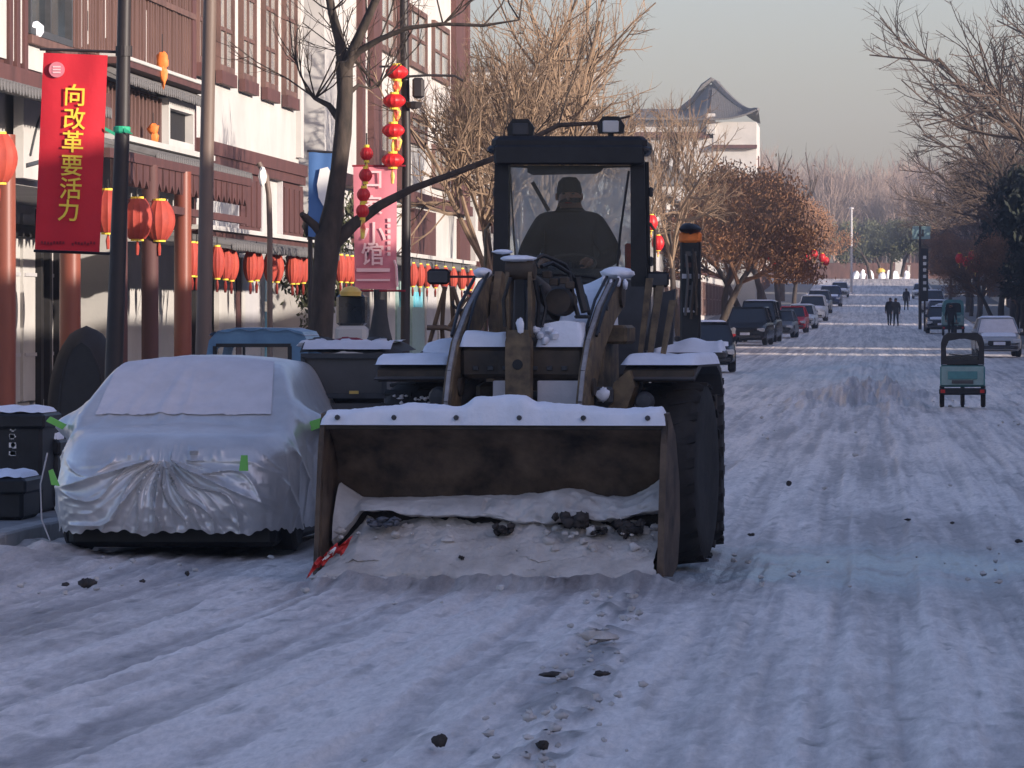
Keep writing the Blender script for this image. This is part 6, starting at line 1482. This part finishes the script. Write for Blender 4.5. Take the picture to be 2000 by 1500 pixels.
def roadend():
    r_ = random.Random(9)
    for k in range(7):
        x = at(1672+k*16+r_.uniform(-4,4),0,632)[0]; o = MB().blob((x,632,6.45),(.45,.4,.5+.3*r_.random()),k,9,.3).build('snow_heap', M['snow'], None, smooth=60)
        tag(o, 'bright sunlit snow heap across the road end, %s from the pale pole' % ORD[k], 'snow heap', 'snow heaps at the street end')
    o = MB().blob(at(1720,530,634),(.55,.4,.42),3,12,.1).build('warning_lamp', M['amber'], None, smooth=60); tag(o, 'yellow round road end marker between the snow heaps', 'marker')
    MB().tube([(o.location.x,634,6.0),(o.location.x,634,7.0)], .1, 6).build('post', M['grey'], o)
roadend()
# low wall closing the end of the street
o = MB().box(-14,14,648,649,5.5,8.3).build('boundary_wall', M['woodl'], None); tag(o, 'low brown wall behind the snow heaps at the street end', 'wall')

# white marker posts along left kerb seen through the loader gap
for k,(px,Y) in enumerate(((1288,120),(1310,140),(1433,205),(1412,190))):
    b = gp(px,Y); t = thing('bollard', 'slim pale bollard on the left pavement, %s from the loader' % ORD[k], 'bollard', b, 'bollards on the left pavement')
    MB().lathe([(.07,.0),(.07,.85),(.09,.87),(.09,.95),(.0,1.0)], 12, b).build('post', M['plaster'], t, smooth=40)
    MB().lathe([(.072,.0),(.076,.01),(.076,.12),(.072,.13)], 12, (b[0],b[1],b[2]+.6)).build('band', M['redcl'], t)
# ------------------------------------------------------------------ loose clods lying on the packed snow
cl = [(1540,948,'black ice clod alone on the road right of the rear wheel'),(862,1455,'dark clod nearest to the bottom edge left of centre'),(1055,1464,'dark clod nearest to the bottom edge below the crumb line'),(1085,1322,'wide dark clod in the crumb line, left half of a pair'),(1178,1320,'narrow dark clod in the crumb line, right half of a pair'),
      (1160,1252,'dirty snow chunk topmost in the crumb line below the bucket'),(172,1145,'dark clod in front of the covered car'),(130,1145,'smaller dark clod left of the one before the covered car'),(280,1138,'tiny dark clod before the covered car centre'),(367,1124,'blue black pebble before the covered car right half'),(1772,1017,'flat dark clod right of the ice patch'),(1860,1024,'small dark clod beyond the flat one'),(1468,1047,'dark crumb at the rear wheel track'),(1990,1060,'dark crumb at the right picture edge')]
sz = {1540:(.030,.030),862:(.030,.026),1055:(.030,.024),1085:(.065,.014),1178:(.035,.014),1160:(.09,.035),172:(.05,.03),130:(.03,.015),280:(.018,.012),367:(.018,.018),1772:(.035,.010),1860:(.020,.012),1468:(.03,.012),1990:(.03,.015)}
for k,(px,py,l) in enumerate(cl):
    Y = 1.7*F_/(py-615); w, h = sz[px]; x = (px-1700)*Y/F_; mb = MB(); r_ = random.Random(k)
    for q in range(3): mb.blob((x+r_.uniform(-.5,.5)*w, Y+r_.uniform(-.03,.03), .005+h*.5), (w*r_.uniform(.5,.9), w*.6, h*r_.uniform(.6,1)), k*5+q, 9, .32)
    o = mb.build('snow_clod', M['snowload' if px==1160 else 'dirtclod'], None, smooth=60); tag(o, l, 'clod', 'clods on the road')
# small crumbs: one mass
mb = MB(); r_ = random.Random(99)
for k in range(240):
    q = r_.random()
    if q < .35: Y = r_.uniform(19,32); x = -1.38-.02*(Y-24)+r_.gauss(0,.13)
    elif q < .6: Y = r_.uniform(31,36.5); x = r_.uniform(-6,-3.3) if r_.random() < .6 else r_.uniform(-1.2,2)
    elif q < .8: Y = r_.gauss(103,9); x = r_.gauss(0,1.2)
    else: Y = r_.uniform(19,90); x = r_.uniform(-5,4)
    s = r_.uniform(.006,.022)*(1 if Y < 60 else 1.5); mb.blob((x,Y,s*.3), (s*1.3,s,s*.8), k, 6, .35)
o = mb.build('snow_crumbs', M['crust'], None, loc=(0,0,0), kind='stuff', smooth=60); o['label'] = 'small snow crumbs scattered over the road'

# ------------------------------------------------------------------ thin winter haze
hz = bpy.data.materials.new('haze'); hz.use_nodes = True; n = hz.node_tree
for x in list(n.nodes): n.nodes.remove(x)
out = n.nodes.new('ShaderNodeOutputMaterial'); pv = n.nodes.new('ShaderNodeVolumePrincipled')
pv.inputs['Color'].default_value = (.86,.91,.98,1); pv.inputs['Density'].default_value = .00045; pv.inputs['Anisotropy'].default_value = .3
n.links.new(pv.outputs[0], out.inputs['Volume'])
hb = MB().box(-400,400,-200,1000,-2,40).build('haze', hz, None, loc=(0,400,-2)); hb['kind'] = 'stuff'
